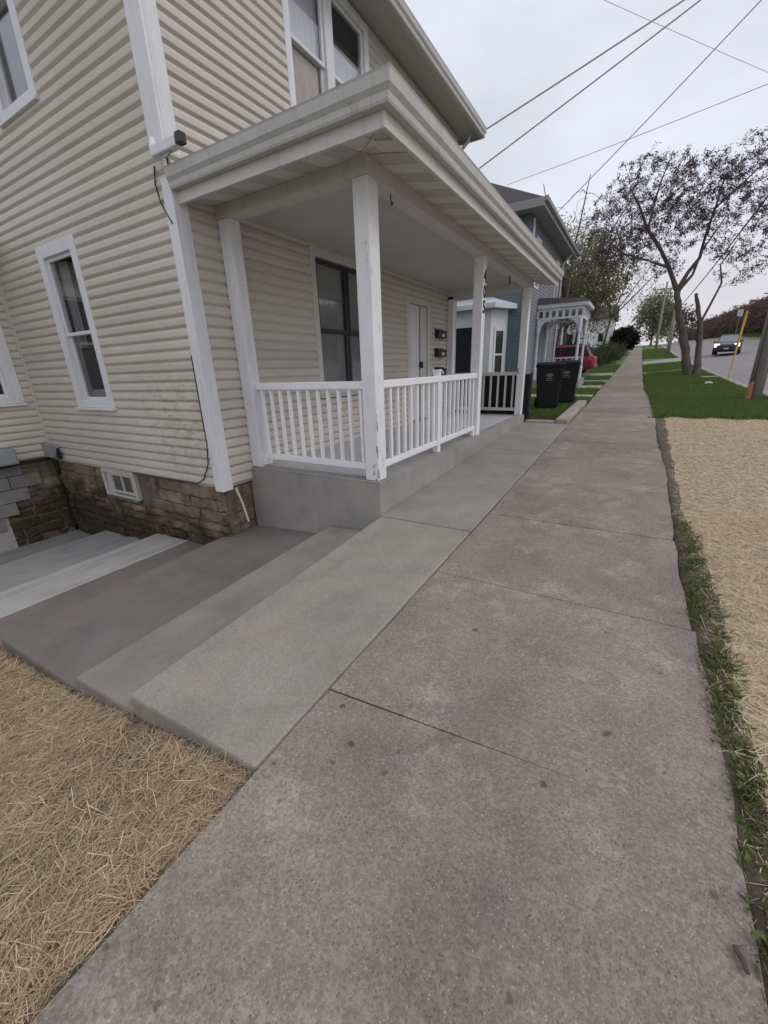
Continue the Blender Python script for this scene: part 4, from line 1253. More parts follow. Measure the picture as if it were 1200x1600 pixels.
# ------------------------------------------------------------------ poles, marker, wires
def util_pole(x, y, h, r, label, arm=True):
    z = g1(x, y)
    c = thing('utility_pole', (x, y, z), label, 'utility pole', 'wooden utility poles along the street')
    MB().tube([(x, y, z - .3), (x - .01, y, z + h * .3), (x - .02, y, z + h)], [r, r * .9, r * .65], 16).build('pole', M['polewood'], c, smooth=True)
    if arm:
        MB().box(x - 1.1, x + 1.1, y - .06, y + .06, z + h - .9, z + h - .78).build('crossarm', M['polewood'], c)
        for dx in (-1.0, -.5, .5, 1.0):
            MB().tube([(x + dx, y, z + h - .78), (x + dx, y, z + h - .62)], [.03, .045], 8).build('insulator', M['greybox'], c)
    return c
c = util_pole(2.80, 14.65, 10.6, 0.17, 'weathered wooden utility pole at the right edge by the straw')
MB().tube([(2.70, 14.49, .42), (2.69, 14.485, 2.0), (2.68, 14.49, 5.0)], .012, 6).build('ground_wire', M['wire'], c)
MB().hexa([(2.58, 14.44, .40), (2.70, 14.40, .40), (2.71, 14.45, .40), (2.60, 14.48, .40), (2.62, 14.46, .86), (2.68, 14.43, .90), (2.70, 14.47, .90), (2.64, 14.49, .86)]).build('guard', M['orange'], c, bevel=.01)
util_pole(2.62, 55, 6.4, .20, 'pale utility pole up the street beyond the budding tree', False)
util_pole(1.9, 72, 8.5, .17, 'dark slim utility pole farthest up the street', True)
mk = thing('marker_post', (3.36, 22.7, .66), 'thin yellow marker post standing at the kerb', 'marker post')
MB().tube([(3.36, 22.7, .55), (3.40, 22.7, 1.7)], .022, 8).build('rod', M['yellow'], mk)
MB().tube([(3.40, 22.7, 1.65), (3.46, 22.7, 3.22)], .04, 8).build('sleeve', M['yellow'], mk)

def wire(a, b2, sag, r, m, label):
    a = Vector(a); b2 = Vector(b2)
    pts = []
    for i in range(25):
        t = i / 24
        p = a.lerp(b2, t); p.z -= sag * 4 * t * (1 - t); pts.append(p)
    o = MB().tube(pts, r, 5).build('overhead_wire', M[m])
    tag(o, label, 'wire', 'overhead wires')
PT = (2.78, 14.65)
wire((-3.43, 10.10, 6.05), (*PT, 10.2), .03, .016, 'wiregrey', 'upper service wire from the beige house eave end to the street pole')
wire((-3.75, 10.9, 5.75), (*PT, 10.35), .03, .016, 'wiregrey', 'lower service wire rising from behind the porch roof to the street pole')
wire((-3.4, 18.7, 6.75), (*PT, 10.2), .05, .014, 'wiregrey', 'dark service wire from the grey house eave to the street pole')
wire((-4.8, 16.9, 7.4), (*PT, 7.45), .05, .008, 'wiregrey', 'faint thin wire crossing level above the grey house roof')
wire((-5.0, 7.5, 8.6), (*PT, 6.7), .05, .004, 'wiregrey', 'faint wire slanting down across the top of the sky')
wire((2.78, 14.65, 6.35), (2.62, 55, 6.2), .25, .028, 'wire', 'heavy black cable along the street through the budding tree')
wire((2.62, 55, 6.2), (1.9, 72, 8.6), .25, .02, 'wire', 'short black cable between the two far poles')

# ------------------------------------------------------------------ trees
def leaf_mesh(name, centres, size, m, parent, spread, per, elong=1.8, flat=None, droop=0.0):
    n = len(centres) * per
    c = np.repeat(np.asarray(centres, float), per, axis=0) + rng.normal(0, spread, (n, 3))
    u = rng.normal(0, 1, (n, 3)); u /= np.linalg.norm(u, axis=1)[:, None]
    if droop: u[:, 2] -= droop; u /= np.linalg.norm(u, axis=1)[:, None]
    w = np.cross(u, rng.normal(0, 1, (n, 3))); w /= np.linalg.norm(w, axis=1)[:, None]
    s = size * rng.uniform(.6, 1.4, n)[:, None]
    a = u * s * elong; b_ = w * s * .5
    v = np.stack([c - a * .5, c + b_ * .9, c + a * .5, c - b_ * .9], 1).reshape(-1, 3)
    f = np.arange(n * 4).reshape(-1, 4)
    t = np.repeat(np.clip(rng.normal(.45, .28, n), 0, 1), 4)
    return np_mesh(name, v, f, m, t, parent)

def grow(limbs, targets, r_tip=.008, seg=3, wob=.12, seed=1):
    """limbs: list of (pts, r0, r1). targets grow from nearest existing node. returns list of (pts, radii) and tips"""
    rn = np.random.default_rng(seed)
    nodes = []; rads = []; paths = []
    for pts, r0, r1 in limbs:
        pts = [np.array(p, float) for p in pts]
        fine = []
        for i in range(len(pts) - 1):
            for t in np.linspace(0, 1, 4, endpoint=False): fine.append(pts[i] * (1 - t) + pts[i + 1] * t)
        fine.append(pts[-1])
        rr = np.linspace(r0, r1, len(fine)) * (1 + rn.normal(0, .07, len(fine)))
        fine = [q + rn.normal(0, r1 * .13, 3) * (0 < i_ < len(fine) - 1) for i_, q in enumerate(fine)]
        paths.append((fine, rr))
        for p, r in list(zip(fine, rr))[len(fine) // 3:]: nodes.append(p); rads.append(r)
    nodes = list(nodes)
    A = np.array(nodes)
    d0 = np.array([np.min(np.linalg.norm(A - t, axis=1)) for t in targets])
    order = np.argsort(d0)
    tips = []
    NA = np.zeros((len(nodes) + len(targets) * seg + 5, 3)); NA[:len(nodes)] = A
    cnt = len(nodes)
    for k in order:
        t = targets[k]
        dd = np.linalg.norm(NA[:cnt] - t, axis=1) + 0.35 * np.clip(NA[:cnt, 2] - t[2], 0, None)
        j = int(np.argmin(dd))
        p0 = NA[j]; L = np.linalg.norm(t - p0)
        if L < 1e-3: continue
        r0 = min(rads[j] * .75, .012 + L * .02)
        pts = [p0]
        for i in range(1, seg + 1):
            q = p0 + (t - p0) * i / seg
            if i < seg: q = q + rn.normal(0, wob * L / seg, 3) + np.array([0, 0, .06 * L])
            pts.append(q)
        rr = np.linspace(r0, max(r_tip, r0 * .35), len(pts))
        paths.append((pts, rr))
        for p, r in zip(pts[1:], rr[1:]):
            NA[cnt] = p; rads.append(r); cnt += 1
        tips.append(pts[-1])
    return paths, np.array(tips), NA[:cnt]

def blob_targets(blobs, n, seed, shell=.35):
    rn = np.random.default_rng(seed)
    vol = np.array([b[1][0] * b[1][1] * b[1][2] for b in blobs]); vol = vol / vol.sum()
    out_ = []
    for _ in range(n):
        c_, r_ = blobs[rn.choice(len(blobs), p=vol)]
        d_ = rn.normal(0, 1, 3); d_ /= np.linalg.norm(d_)
        out_.append(np.array(c_) + d_ * np.array(r_) * (shell + (1 - shell) * rn.random() ** .6))
    return np.array(out_)

def tree(name, base, limbs, blobs, n, label, leaf=None, per=20, spread=.2, size=.06, cat='tree', seed=1, nside=5, bark='bark', elong=1.8, r_tip=.008, droop=0, nlimb=10, group=None, twig='twig', along=0):
    c = thing(name, base, label, cat, group)
    tg = blob_targets(blobs, n, seed)
    paths, tips, nodes = grow(limbs, tg, seed=seed, r_tip=r_tip)
    b = MB()
    for pts, rr in paths[:len(limbs)]: b.tube(pts, list(rr), nlimb)
    b.build('trunk', M[bark], c, smooth=True)
    b = MB()
    for pts, rr in paths[len(limbs):]: b.tube(pts, list(rr), 3 if rr[0] < .03 else nside, cap=False)
    tag(b.build('branches', M[twig], c), kind='stuff')
    if leaf:
        leaf_mesh('crown', tips if not along else nodes[len(nodes) - int(len(tips) * along):], size, M[leaf], c, spread, per, elong, droop=droop)
    return c

# the big budding tree on the verge
base = (2.42, 26.0, g1(2.42, 26))
zb = base[2] - .15
limbs = [
    ([(2.36, 26, zb), (2.20, 26, zb + .25), (2.0, 26.0, 1.67), (1.68, 26.05, 2.7), (1.38, 26, 3.65), (1.14, 26, 4.58)], .23, .13),
    ([(1.14, 26, 4.58), (.64, 25.8, 5.6), (.03, 25.6, 6.6), (-.55, 25.5, 7.36), (-.94, 25.4, 8.2), (-1.46, 25.2, 9.0)], .115, .03),
    ([(-.48, 25.5, 7.28), (-.40, 25.8, 8.35), (-.28, 26.1, 9.2), (-.1, 26.3, 10)], .06, .02),
    ([(1.14, 26, 4.58), (1.43, 26.2, 5.35), (1.80, 26.4, 5.95), (1.84, 26.5, 6.6), (2.02, 26.5, 7.9), (2.15, 26.6, 9.0)], .105, .03),
    ([(1.20, 26.1, 4.62), (1.66, 26.6, 5.3), (1.90, 27.2, 6.4), (2.6, 27.8, 7.8)], .08, .025),
    ([(2.50, 26, zb), (2.58, 26.05, zb + .35), (2.47, 26.05, 1.95), (2.32, 26.0, 2.95), (2.09, 25.9, 3.8), (1.90, 25.9, 4.4)], .19, .07),
    ([(2.29, 26, 3.05), (2.54, 25.8, 3.9), (2.75, 25.6, 4.7), (2.56, 25.5, 5.4), (2.9, 25.2, 6.2)], .06, .02),
    ([(.64, 25.8, 5.6), (-.3, 25.0, 5.9), (-1.2, 24.6, 6.2), (-2.2, 24.4, 6.9)], .06, .02),
    ([(2.02, 26.5, 7.9), (2.8, 26.3, 8.6), (3.8, 26.2, 9.6)], .05, .02),
]
blobs = [((-1.7, 25.6, 7.7), (1.7, 1.9, 1.7)), ((-.6, 26, 9.2), (1.9, 2.0, 1.3)), ((-1.7, 25.3, 5.9), (1.5, 1.5, .9)), ((3.3, 25.6, 5.3), (1.2, 1.3, .8)), ((.4, 24.9, 5.6), (.9, 1.0, .7)), ((1.4, 26.3, 8.6), (1.9, 2.2, 1.5)), ((3.4, 26.4, 8.9), (1.8, 1.9, 1.7)), ((2.9, 25.6, 6.6), (1.4, 1.6, 1.2)), ((-1.0, 25.2, 6.6), (1.5, 1.6, 0.8)), ((.6, 26, 7.4), (1.8, 1.9, 1.2))]
tree('budding_tree', base, limbs, blobs, 2300, 'large forked tree covered in dark purple buds on the right verge', 'bud', 5, .065, .042, seed=4, nside=5, r_tip=.009, elong=2.3, along=2.6)

def simple_limbs(x, y, z, h, r, n, lean, seed, spread=.35, fork=.35):
    rn = random.Random(seed)
    L = [([(x, y, z - .2), (x + lean * fork * .4, y, z + h * fork * .5), (x + lean * fork, y, z + h * fork)], r, r * .7)]
    top = L[0][0][-1]
    for k in range(n):
        a = 2 * math.pi * k / n + rn.uniform(-.4, .4)
        s = h * spread * rn.uniform(.5, 1)
        e_ = (top[0] + math.cos(a) * s + lean * .6, top[1] + math.sin(a) * s, z + h * rn.uniform(.75, .98))
        m_ = tuple((top[i] * .5 + e_[i] * .5) + rn.uniform(-.2, .2) for i in range(3))
        L.append(([top, m_, e_], r * .55, r * .14))
    return L
def small_tree(name, x, y, h, w_, label, leaf=None, n=260, per=14, size=.12, r=.2, lean=0, seed=1, bark='bark', spread=.3, lo=.35, **k):
    z = g1(x, y)
    bl = [((x + lean, y, z + h * (lo + 1) / 2), (w_ / 2, w_ / 2, h * (1 - lo) / 2)), ((x + lean * .6 - w_ * .2, y, z + h * .55), (w_ * .33, w_ * .33, h * .2)), ((x + lean * 1.2 + w_ * .2, y, z + h * .6), (w_ * .33, w_ * .33, h * .22))]
    return tree(name, (x, y, z), simple_limbs(x, y, z, h, r, 5, lean, seed), bl, n, label, leaf, per, spread, size, seed=seed, nside=4, nlimb=7, bark=bark, twig='fartwig', **k)
small_tree('bare_tree', -5.3, 34, 11.5, 4.6, 'bare twiggy tree rising just beyond the grey house', None, n=260, r=.16, seed=21, lean=.6, r_tip=.012)
small_tree('willow_tree', -4.6, 39, 9.8, 5.2, 'olive green leafing tree left of the sidewalk past the houses', 'olive', n=380, per=24, size=.11, r=.22, seed=22, lean=.4, spread=.35, droop=.8, lo=.2)
small_tree('pale_tree', -6.2, 44, 12.2, 5.5, 'pale green spring tree behind the olive tree', 'pale_leaf', n=360, per=16, size=.12, r=.2, seed=23, spread=.35)
small_tree('bare_tree', -3.4, 50, 11.0, 6.0, 'bare grey brown tree leaning over the far sidewalk', 'pale_leaf', n=240, per=4, size=.10, r=.14, seed=24, lean=1.2, spread=.3, r_tip=.014)
small_tree('pale_tree', 1.6, 96, 9.5, 6.5, 'hazy pale green tree at the top of the street', 'pale_leaf', n=300, per=18, size=.24, r=.2, seed=25, spread=.5, lo=.1)
small_tree('bare_tree', 5.2, 110, 7.5, 8.0, 'low brown bare tree beside the far end of the road', 'brush', n=260, per=12, size=.26, r=.2, seed=26, spread=.5, lo=.1)
small_tree('bare_tree', 19.0, 74, 12.0, 7, 'gnarled bare tree standing above the brush behind the street pole', None, n=260, r=.3, seed=28, r_tip=.03)
small_tree('bare_tree', -11.0, 70, 13.0, 8.0, 'tall bare tree far behind the parked red car', 'bud', n=260, per=6, size=.16, r=.25, seed=29, spread=.4, r_tip=.02)
# dark evergreen shrub-tree
c = thing('evergreen_tree', (-1.75, 62, g1(-1.75, 62)), 'dark round evergreen closing the left side of the sidewalk', 'tree')
z0 = g1(-1.75, 62)
MB().tube([(-1.75, 62, z0 - .2), (-1.75, 62, z0 + 2.2)], [.16, .1], 7).build('trunk', M['bark'], c)
leaf_mesh('crown', blob_targets([((-1.8, 62, z0 + 1.9), (1.5, 1.3, 1.3)), ((-2.4, 62, z0 + 1.3), (1.0, 1.0, .9)), ((-1.1, 62, z0 + 1.7), (.9, .9, 1.0))], 420, 5, .15), .16, M['evergreen'], c, .16, 26, 1.6)
# hedge bushes along the far left of the sidewalk
for k, (x_, y_, rx, rz_, lab) in enumerate(((-3.6, 37.5, 1.3, .85, 'low olive hedge bush nearest the far lawn'), (-2.6, 43.0, 1.1, .8, 'rounded olive hedge bush in the middle of the row'), (-2.3, 49.0, 1.2, .9, 'olive hedge bush farthest along the sidewalk'))):
    z0 = g1(x_, y_)
    c = thing('hedge_bush', (x_, y_, z0), lab, 'bush', 'hedge bushes beside the far sidewalk')
    bl = [((x_, y_, z0 + rz_ * .8), (rx, 1.6, rz_ * .85)), ((x_ - rx * .5, y_ + .6, z0 + rz_), (rx * .6, 1.0, rz_ * .7))]
    paths, tips, nd = grow([([(x_, y_, z0 - .1), (x_, y_, z0 + .3), (x_ + .1, y_, z0 + rz_)], .05, .02)], blob_targets(bl, 150, 40 + k, .2), seed=k, r_tip=.01)
    b = MB()
    for pts, rr in paths: b.tube(pts, list(rr), 3, cap=False)
    b.build('stems', M['twig'], c)
    leaf_mesh('foliage', tips, .10, M['hedge'], c, .22, 34, 1.5)

# ------------------------------------------------------------------ distant houses
def far_house(x0, x1, y0, y1, h, m, label, roofm='shingle', win=()):
    z0 = g1(x1, y0)
    c = thing('distant_house', ((x0 + x1) / 2, (y0 + y1) / 2, z0), label, 'house')
    MB().box(x0, x1, y0, y1, z0 - .5, z0 + h).build('wall', M[m], c)
    ym_ = (y0 + y1) / 2
    MB().prism([(y0 - .4, z0 + h - .1), (y1 + .4, z0 + h - .1), (y1 + .4, z0 + h + .1), (ym_, z0 + h + 2.2), (y0 - .4, z0 + h + .1)], 'x', x0 - .3, x1 + .4).build('roof', M[roofm], c)
    for (face, a, b2, za, zb_) in win:
        if face == 's':
            w = MB().box(a, b2, y0 - .05, y0 + .02, z0 + za, z0 + zb_).build('window', M['palewhite'], c)
            MB().box(a + .1, b2 - .1, y0 - .07, y0 - .051, z0 + za + .1, z0 + zb_ - .1).build('pane', M['carglass'], w)
        else:
            w = MB().box(x1 - .02, x1 + .05, a, b2, z0 + za, z0 + zb_).build('window', M['palewhite'], c)
            MB().box(x1 + .051, x1 + .07, a + .1, b2 - .1, z0 + za + .1, z0 + zb_ - .1).build('pane', M['carglass'], w)
    return c
far_house(-13, -5.2, 52, 60, 4.6, 'palewhite', 'white house glimpsed between the trees past the hedge', win=(('s', -7.4, -6.4, 1.2, 2.8), ('e', 53.5, 54.6, 1.2, 2.8), ('e', 56.5, 57.6, 1.2, 2.8)))
far_house(-14, -6.3, 33, 40, 5.2, 'greysiding', 'pale grey house set back behind the red car', win=(('s', -8.2, -7.2, 1.0, 2.6), ('s', -8.2, -7.2, 3.4, 4.8), ('e', 34.5, 35.6, 1.2, 2.8)))
far_house(-12, -4.5, 84, 92, 5.0, 'palewhite', 'small pale house at the far end of the left row', win=(('s', -6.6, -5.6, 1.2, 2.8),))

# roadside signs on the far verge
for (x_, y_, h, lab) in ((13.2, 92, 4.4, 'taller white road sign beyond the approaching car'), (9.2, 112, 3.4, 'smaller white road sign farther up the bend')):
    z0 = g1(x_, y_)
    c = thing('road_sign', (x_, y_, z0), lab, 'road sign', 'small white signs beside the far road')
    MB().tube([(x_, y_, z0), (x_, y_, z0 + h)], .05, 6).build('sign_post', M['polewood'], c)
    MB().box(x_ - .35, x_ + .35, y_ - .03, y_ - .005, z0 + h - 1.0, z0 + h).build('sign_plate', M['signwhite'], c)

# ------------------------------------------------------------------ driveways and paths crossing the grass
def strip(name, x0, x1, ya0, ya1, yb0, yb1, label, m='kerb'):
    vs = []; n = 8
    for k in range(n + 1):
        t = k / n; x_ = x0 + (x1 - x0) * t
        y0 = ya0 + (yb0 - ya0) * t; y1 = ya1 + (yb1 - ya1) * t
        vs += [(x_, y0, P(y0) + .008), (x_, y1, P(y1) + .008)]
    o = MB().add(vs, [(2 * k, 2 * k + 2, 2 * k + 3, 2 * k + 1) for k in range(n)]).build(name, M[m])
    tag(o, label, 'path', kind='structure')
strip('path', .36, 3.25, 28.2, 29.3, 31.6, 33.0, 'narrow concrete path from sidewalk to kerb behind the tree')
strip('driveway', .36, 3.25, 38.5, 43.5, 42, 49, 'concrete driveway apron crossing the right verge')
strip('driveway', -9, -1.15, 27.0, 29.9, 27.0, 29.9, 'concrete driveway under the parked red car')
strip('path', -4.0, -1.15, 22.6, 23.7, 22.6, 23.7, 'narrow concrete path across the left lawn')
strip('path', -3.9, -1.15, 18.9, 20.6, 18.9, 20.6, 'old concrete path to the entrance porch of the grey house')
strip('path', -3.8, -1.15, 15.2, 16.3, 15.4, 16.2, 'worn concrete strip across the lawn behind the bins')

# ------------------------------------------------------------------ straw, grass, weeds
def strands(name, pts, L, wd, m, lift, curl, label, cat, zfun, spread_dir=None, up=0.12):
    n = len(pts)
    fld = 1.6 * np.sin(pts[:, 0] * 3.7 + 2.1 * np.sin(pts[:, 1] * 2.3)) + 1.3 * np.sin(pts[:, 1] * 5.2 + 1.7 * np.sin(pts[:, 0] * 4.1))
    ang_ = fld + rng.normal(0, .85, n)
    ln = L[0] + (L[1] - L[0]) * rng.beta(1.3, 2.6, n)
    dirs = np.stack([np.cos(ang_), np.sin(ang_)], 1)
    perp = np.stack([-dirs[:, 1], dirs[:, 0]], 1)
    bend = rng.normal(0, curl, n) * ln
    p0 = pts - dirs * ln[:, None] * .5
    p2 = pts + dirs * ln[:, None] * .5
    p1 = pts + perp * bend[:, None]
    lump = .5 + .5 * np.sin(pts[:, 0] * 17 + 3 * np.sin(pts[:, 1] * 9)) * np.sin(pts[:, 1] * 15 + 2.5 * np.sin(pts[:, 0] * 7))
    h = rng.uniform(0, 1, n) ** 1.5 * lift * (.35 + .9 * lump)
    tilt = rng.normal(0, up, n) * ln
    out_ = []
    w_ = rng.uniform(wd[0], wd[1], n)[:, None]
    for p, dz in ((p0, -tilt), (p1, np.abs(rng.normal(0, .15, n)) * ln * .5), (p2, tilt)):
        z = zfun(p[:, 0], p[:, 1]) + np.maximum(h + dz, .002)
        rz_ = rng.normal(0, .4, n)[:, None]
        a = np.concatenate([p - perp * w_ * .5, z[:, None]], 1); b_ = np.concatenate([p + perp * w_ * .5, z[:, None] + w_ * rz_], 1)
        out_ += [a, b_]
    v = np.stack(out_, 1).reshape(-1, 3)
    k = np.arange(n) * 6
    f = np.concatenate([np.stack([k, k + 1, k + 3, k + 2], 1), np.stack([k + 2, k + 3, k + 5, k + 4], 1)])
    t = np.repeat(np.clip(rng.beta(2, 2, n) * .8 + .35 * h / max(lift, 1e-6) * .5, 0, 1), 6)
    o = np_mesh(name, v, f, m, t)
    return tag(o, label, cat, kind='stuff')

# left straw patch lies on the bank
def lz(x, y): return np.interp(y, PY, PZ) + bank(x)
vs = []; fs = []; gx = np.linspace(-9, -1.06, 60); gy = np.linspace(-2.5, 0.724, 30)
vs = [(x_, y_, float(lz(x_, y_)) + .012) for y_ in gy for x_ in gx]
fs = [(r * 60 + k, r * 60 + k + 1, (r + 1) * 60 + k + 1, (r + 1) * 60 + k) for r in range(29) for k in range(59)]
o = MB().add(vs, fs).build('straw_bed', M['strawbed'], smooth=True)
tag(o, 'matted straw layer on the bank below the near steps', 'straw bed', kind='structure')
def clump(n, x0, x1, y0, y1, dens):
    """rejection sample against smooth noise so density varies"""
    p = np.stack([rng.uniform(x0, x1, n * 2), rng.uniform(y0, y1, n * 2)], 1)
    q = .5 + .25 * np.sin(p[:, 0] * 5.1 + 1.7 * np.sin(p[:, 1] * 3.3)) + .25 * np.sin(p[:, 1] * 6.3 + 2 * np.sin(p[:, 0] * 2.9))
    return p[rng.uniform(0, 1, n * 2) < dens + (1 - dens) * q][:n]
ptsL = clump(150000, -4.8, -1.05, -1.6, .72, .45)
keep = (ptsL[:, 0] < -1.085 - .012 * np.sin(ptsL[:, 1] * 9) - .012 * np.sin(ptsL[:, 1] * 23)) & (ptsL[:, 1] < .70 + .015 * np.sin(ptsL[:, 0] * 14))
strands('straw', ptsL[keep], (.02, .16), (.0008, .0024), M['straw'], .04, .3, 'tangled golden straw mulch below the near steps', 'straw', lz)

ptsG = clump(16000, -4.2, -1.09, -1.0, .69, .3)
strands('straw', ptsG, (.03, .2), (.0010, .0026), M['straw_gold'], .045, .3, 'bright gold stalks scattered on top of the left straw patch', 'straw', lz, up=.22)
# right straw patch on the verge
def rz2(x, y): return G(x, y)
ry_ = list(np.linspace(-2.5, 10.9, 110))
def redge(y): return float(np.interp(y, [0, 1.2, 1.6, 2.1, 3.0, 3.7, 4.2, 5.4, 7.5, 10.5, 11.2], [.545, .55, .56, .58, .60, .615, .54, .55, .585, .64, .65])) + .012 * math.sin(y * 5.1) + .010 * math.sin(y * 11.7 + 1)
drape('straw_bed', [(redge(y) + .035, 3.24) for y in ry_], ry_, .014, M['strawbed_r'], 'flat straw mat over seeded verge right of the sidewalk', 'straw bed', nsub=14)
ptsR = clump(120000, .5, 3.2, .2, 5.0, .6)
ptsR2 = clump(80000, .5, 3.2, 5.0, 11.1, .8)
ptsR2 = ptsR2[ptsR2[:, 1] < 10.85 + .10 * np.sin(ptsR2[:, 0] * 9) + rng.normal(0, .08, len(ptsR2))]
def keepr(p): return p[p[:, 0] > np.array([redge(y) for y in p[:, 1]]) + rng.normal(.03, .028, len(p))]
strands('straw', keepr(ptsR), (.02, .15), (.0008, .0024), M['straw_r'], .035, .28, 'loose pale straw strands on the near right verge', 'straw', rz2)
strands('straw', keepr(ptsR2), (.03, .14), (.0015, .004), M['straw_r'], .026, .2, 'pale straw carpet on the far half of the right verge', 'straw', rz2)
ptsR3 = keepr(clump(14000, .5, 2.6, .2, 4.6, .4))
strands('straw', ptsR3, (.04, .22), (.0011, .0028), M['straw_gold'], .045, .28, 'long pale stalks lying on top of the near right straw', 'straw', rz2, up=.2)
# stray straws spilling on the soil strip
pS = np.stack([rng.uniform(.50, .66, 420), rng.uniform(.3, 4.5, 420)], 1)
strands('straw', pS, (.04, .2), (.0008, .0022), M['straw_r'], .03, .2, 'stray straws spilling over the weeds at the sidewalk edge', 'straw', rz2)
# small straw patch behind the edging kerb
pK = np.stack([rng.uniform(-2.0, -1.38, 5000), rng.uniform(9.68, 10.6, 5000)], 1)
strands('straw', pK, (.05, .16), (.004, .008), M['straw'], .03, .1, 'small straw patch inside the edging kerb by the bins', 'straw', rz2)
drape('straw_bed', [(-2.0, -1.37)] * 5, list(np.linspace(9.67, 10.6, 5)), .012, M['strawbed'], 'small straw bed inside the edging kerb by the bins', 'straw bed', nsub=3)
# bare soil strip at the sidewalk edge
sy = list(np.linspace(-2.5, 11.2, 80))
drape('soil_strip', [(.47, redge(y) + .04) for y in sy], sy, .012, M['soil'], 'dark bare soil strip beside the right sidewalk edge', 'soil', nsub=14)

def blades(name, pts, h, wd, m, label, zfun, lean=.35):
    n = len(pts)
    hh = rng.uniform(h[0], h[1], n); a = rng.uniform(0, 2 * np.pi, n)
    px = np.cos(a) * rng.uniform(wd[0], wd[1], n) * .5; py = np.sin(a) * rng.uniform(wd[0], wd[1], n) * .5
    z = zfun(pts[:, 0], pts[:, 1])
    lx = rng.normal(0, lean, n) * hh; ly = rng.normal(0, lean, n) * hh
    A = np.stack([pts[:, 0] - px, pts[:, 1] - py, z], 1); B = np.stack([pts[:, 0] + px, pts[:, 1] + py, z], 1)
    Mi = np.stack([pts[:, 0] + lx * .35 + px * .7, pts[:, 1] + ly * .35 + py * .7, z + hh * .6], 1)
    Tt = np.stack([pts[:, 0] + lx, pts[:, 1] + ly, z + hh], 1)
    v = np.stack([A, B, Mi, Tt], 1).reshape(-1, 3)
    f = np.arange(n * 4).reshape(-1, 4)
    t = np.repeat(np.clip(rng.normal(.45, .25, n), 0, 1), 4)
    return tag(np_mesh(name, v, f, m, t), label, 'grass', kind='stuff')
def lawn_pts(n, x0, x1, y0, y1):
    return np.stack([rng.uniform(x0, x1, n), y0 + (y1 - y0) * rng.uniform(0, 1, n) ** 1.5], 1)
pg = lawn_pts(130000, .36, 3.24, 10.7, 42.0)
pg = pg[~((pg[:, 1] > 28.2 + (pg[:, 0] - .36) * 1.2) & (pg[:, 1] < 29.4 + (pg[:, 0] - .36) * 1.28))]
pg = pg[~((pg[:, 1] > 38.4 + (pg[:, 0] - .36) * 1.2))]
pg = pg[pg[:, 1] > 10.85 + .10 * np.sin(pg[:, 0] * 9) + rng.normal(0, .06, len(pg))]
pg = pg[pg[:, 0] > .50 - .14 * sm(pg[:, 1], 12, 20) + rng.normal(0, .03, len(pg))]
blades('grass', pg, (.05, .12), (.010, .022), M['grass'], 'short green grass on the verge around the tree', rz2)
pl_ = lawn_pts(60000, -3.8, -1.12, 10.2, 40.0)
ok = np.ones(len(pl_), bool)
for a, b2 in ((15.2, 16.2), (18.9, 20.6), (22.6, 23.7), (27.0, 29.9)): ok &= ~((pl_[:, 1] > a) & (pl_[:, 1] < b2))
pl_ = pl_[ok]
pl_ = pl_[~((pl_[:, 0] > -1.38) & (pl_[:, 1] < 13.45))]
blades('grass', pl_, (.04, .10), (.012, .024), M['grass'], 'short green lawn in front of the grey house', rz2)
pf = np.stack([rng.uniform(.3, 3.2, 16000), rng.uniform(49, 75, 16000)], 1)
blades('grass', pf, (.06, .14), (.03, .06), M['grass'], 'green grass on the far verge beyond the driveway apron', rz2)
# tufts along the right edge of the near sidewalk
tc_ = []
for _ in range(130):
    y_ = rng.uniform(.6, 4.1); tc_.append((.50 + rng.uniform(0, 1) * (redge(y_) - .47), y_))
pw = np.concatenate([np.array(c_) + rng.normal(0, .02, (26, 2)) for c_ in tc_])
blades('grass', pw, (.015, .055), (.0022, .005), M['weed'], 'tufts of grass along the near sidewalk edge', rz2, .55)
# broad-leaved weeds
cw = []
for (x_, y_) in [(.535 + rng.uniform(-.02, .05), y0) for y0 in (.62, .85, 1.05, 1.28, 1.55, 1.72, 1.95, 2.2, 2.35, 2.75, 3.0, 3.4, 3.8, 4.2)]:
    for _ in range(16): cw.append((x_ + rng.normal(0, .035), y_ + rng.normal(0, .06), 0))
cw = np.array(cw); cw[:, 2] = rz2(cw[:, 0], cw[:, 1]) + rng.uniform(.012, .05, len(cw))
o = leaf_mesh('weeds', cw, .018, M['weed'], None, .006, 2, 2.0)
tag(o, 'broad leaved green weeds at the near sidewalk edge', 'weeds', kind='stuff')

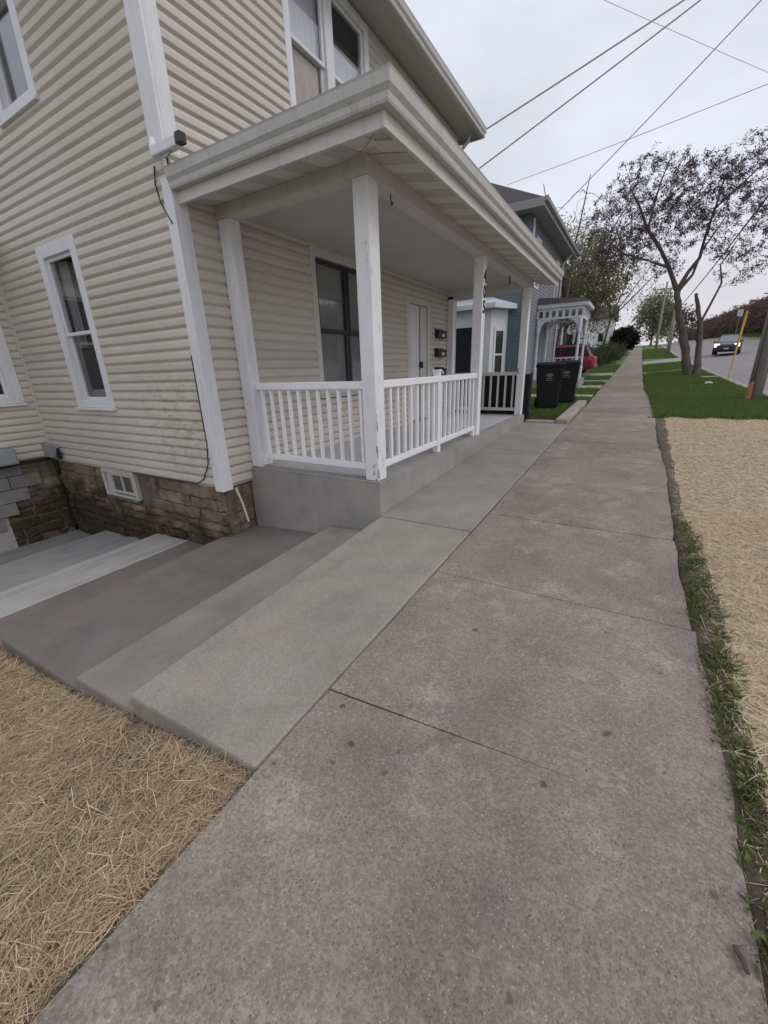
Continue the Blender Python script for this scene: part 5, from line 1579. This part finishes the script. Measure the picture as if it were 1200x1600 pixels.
# scrub on the hill across the road
nb_ = 9000
bx_ = 15.5 + 24 * rng.uniform(0, 1, nb_) ** 1.3; by_ = rng.uniform(45, 250, nb_)
bz_ = G(bx_, by_)
cc_ = np.stack([bx_, by_, bz_ + rng.uniform(.2, 4.6, nb_)], 1)
cc_ = cc_[cc_[:, 0] > 17.0]
o = leaf_mesh('brush', cc_, .20, M['brush'], None, .7, 26, 5.0)
tag(o, 'dark brown leafless scrub covering the hillside across the road', 'brush', kind='stuff')
vb = np.stack([rng.uniform(14.7, 18.5, 14000), rng.uniform(40, 110, 14000)], 1)
blades('grass', vb, (.1, .25), (.06, .12), M['grass'], 'green verge below the scrub across the road', rz2)
# pebbles, twigs and litter on the ground
for k, (x_, y_, lab) in enumerate(((.44, .98, 'short dark twig lying near the right sidewalk edge'), (.10, 1.52, 'small dry leaf scrap on the middle of the near sidewalk'))):
    z0 = P(y_) + .006
    if k == 0:
        o = MB().tube([(x_, y_, z0 + .004), (x_ + .012, y_ - .025, z0 + .008), (x_ + .02, y_ - .05, z0 + .004)], [.006, .008, .005], 6).build('twig', M['twig'])
    else:
        o = MB().add([(x_, y_, z0), (x_ + .02, y_ + .008, z0 + .006), (x_ + .03, y_ + .03, z0 + .002), (x_ + .008, y_ + .022, z0 + .008)], [(0, 1, 2, 3)]).build('dry_leaf', M['bark'])
    tag(o, lab, 'twig' if k == 0 else 'leaf')
x_, y_ = 2.43, 20.0
o = MB().tube([(x_ - .12, y_, g1(x_, y_) + .1), (x_, y_, g1(x_, y_) + .12), (x_ + .06, y_, g1(x_, y_) + .11), (x_ + .12, y_, g1(x_, y_) + .1)], [.05, .05, .04, .02], 8).build('litter', M['litter'])
tag(o, 'pale blue scrap of plastic litter on the verge grass', 'litter')
x_, y_ = 2.85, 24.0
o = MB().box(x_ - .3, x_ + .3, y_ - .35, y_ + .35, g1(x_, y_) - .02, g1(x_, y_) + .10).build('cover_stone', M['kerb'], bevel=.02)
tag(o, 'flat pale concrete cover set in the grass beside the tree', 'cover')
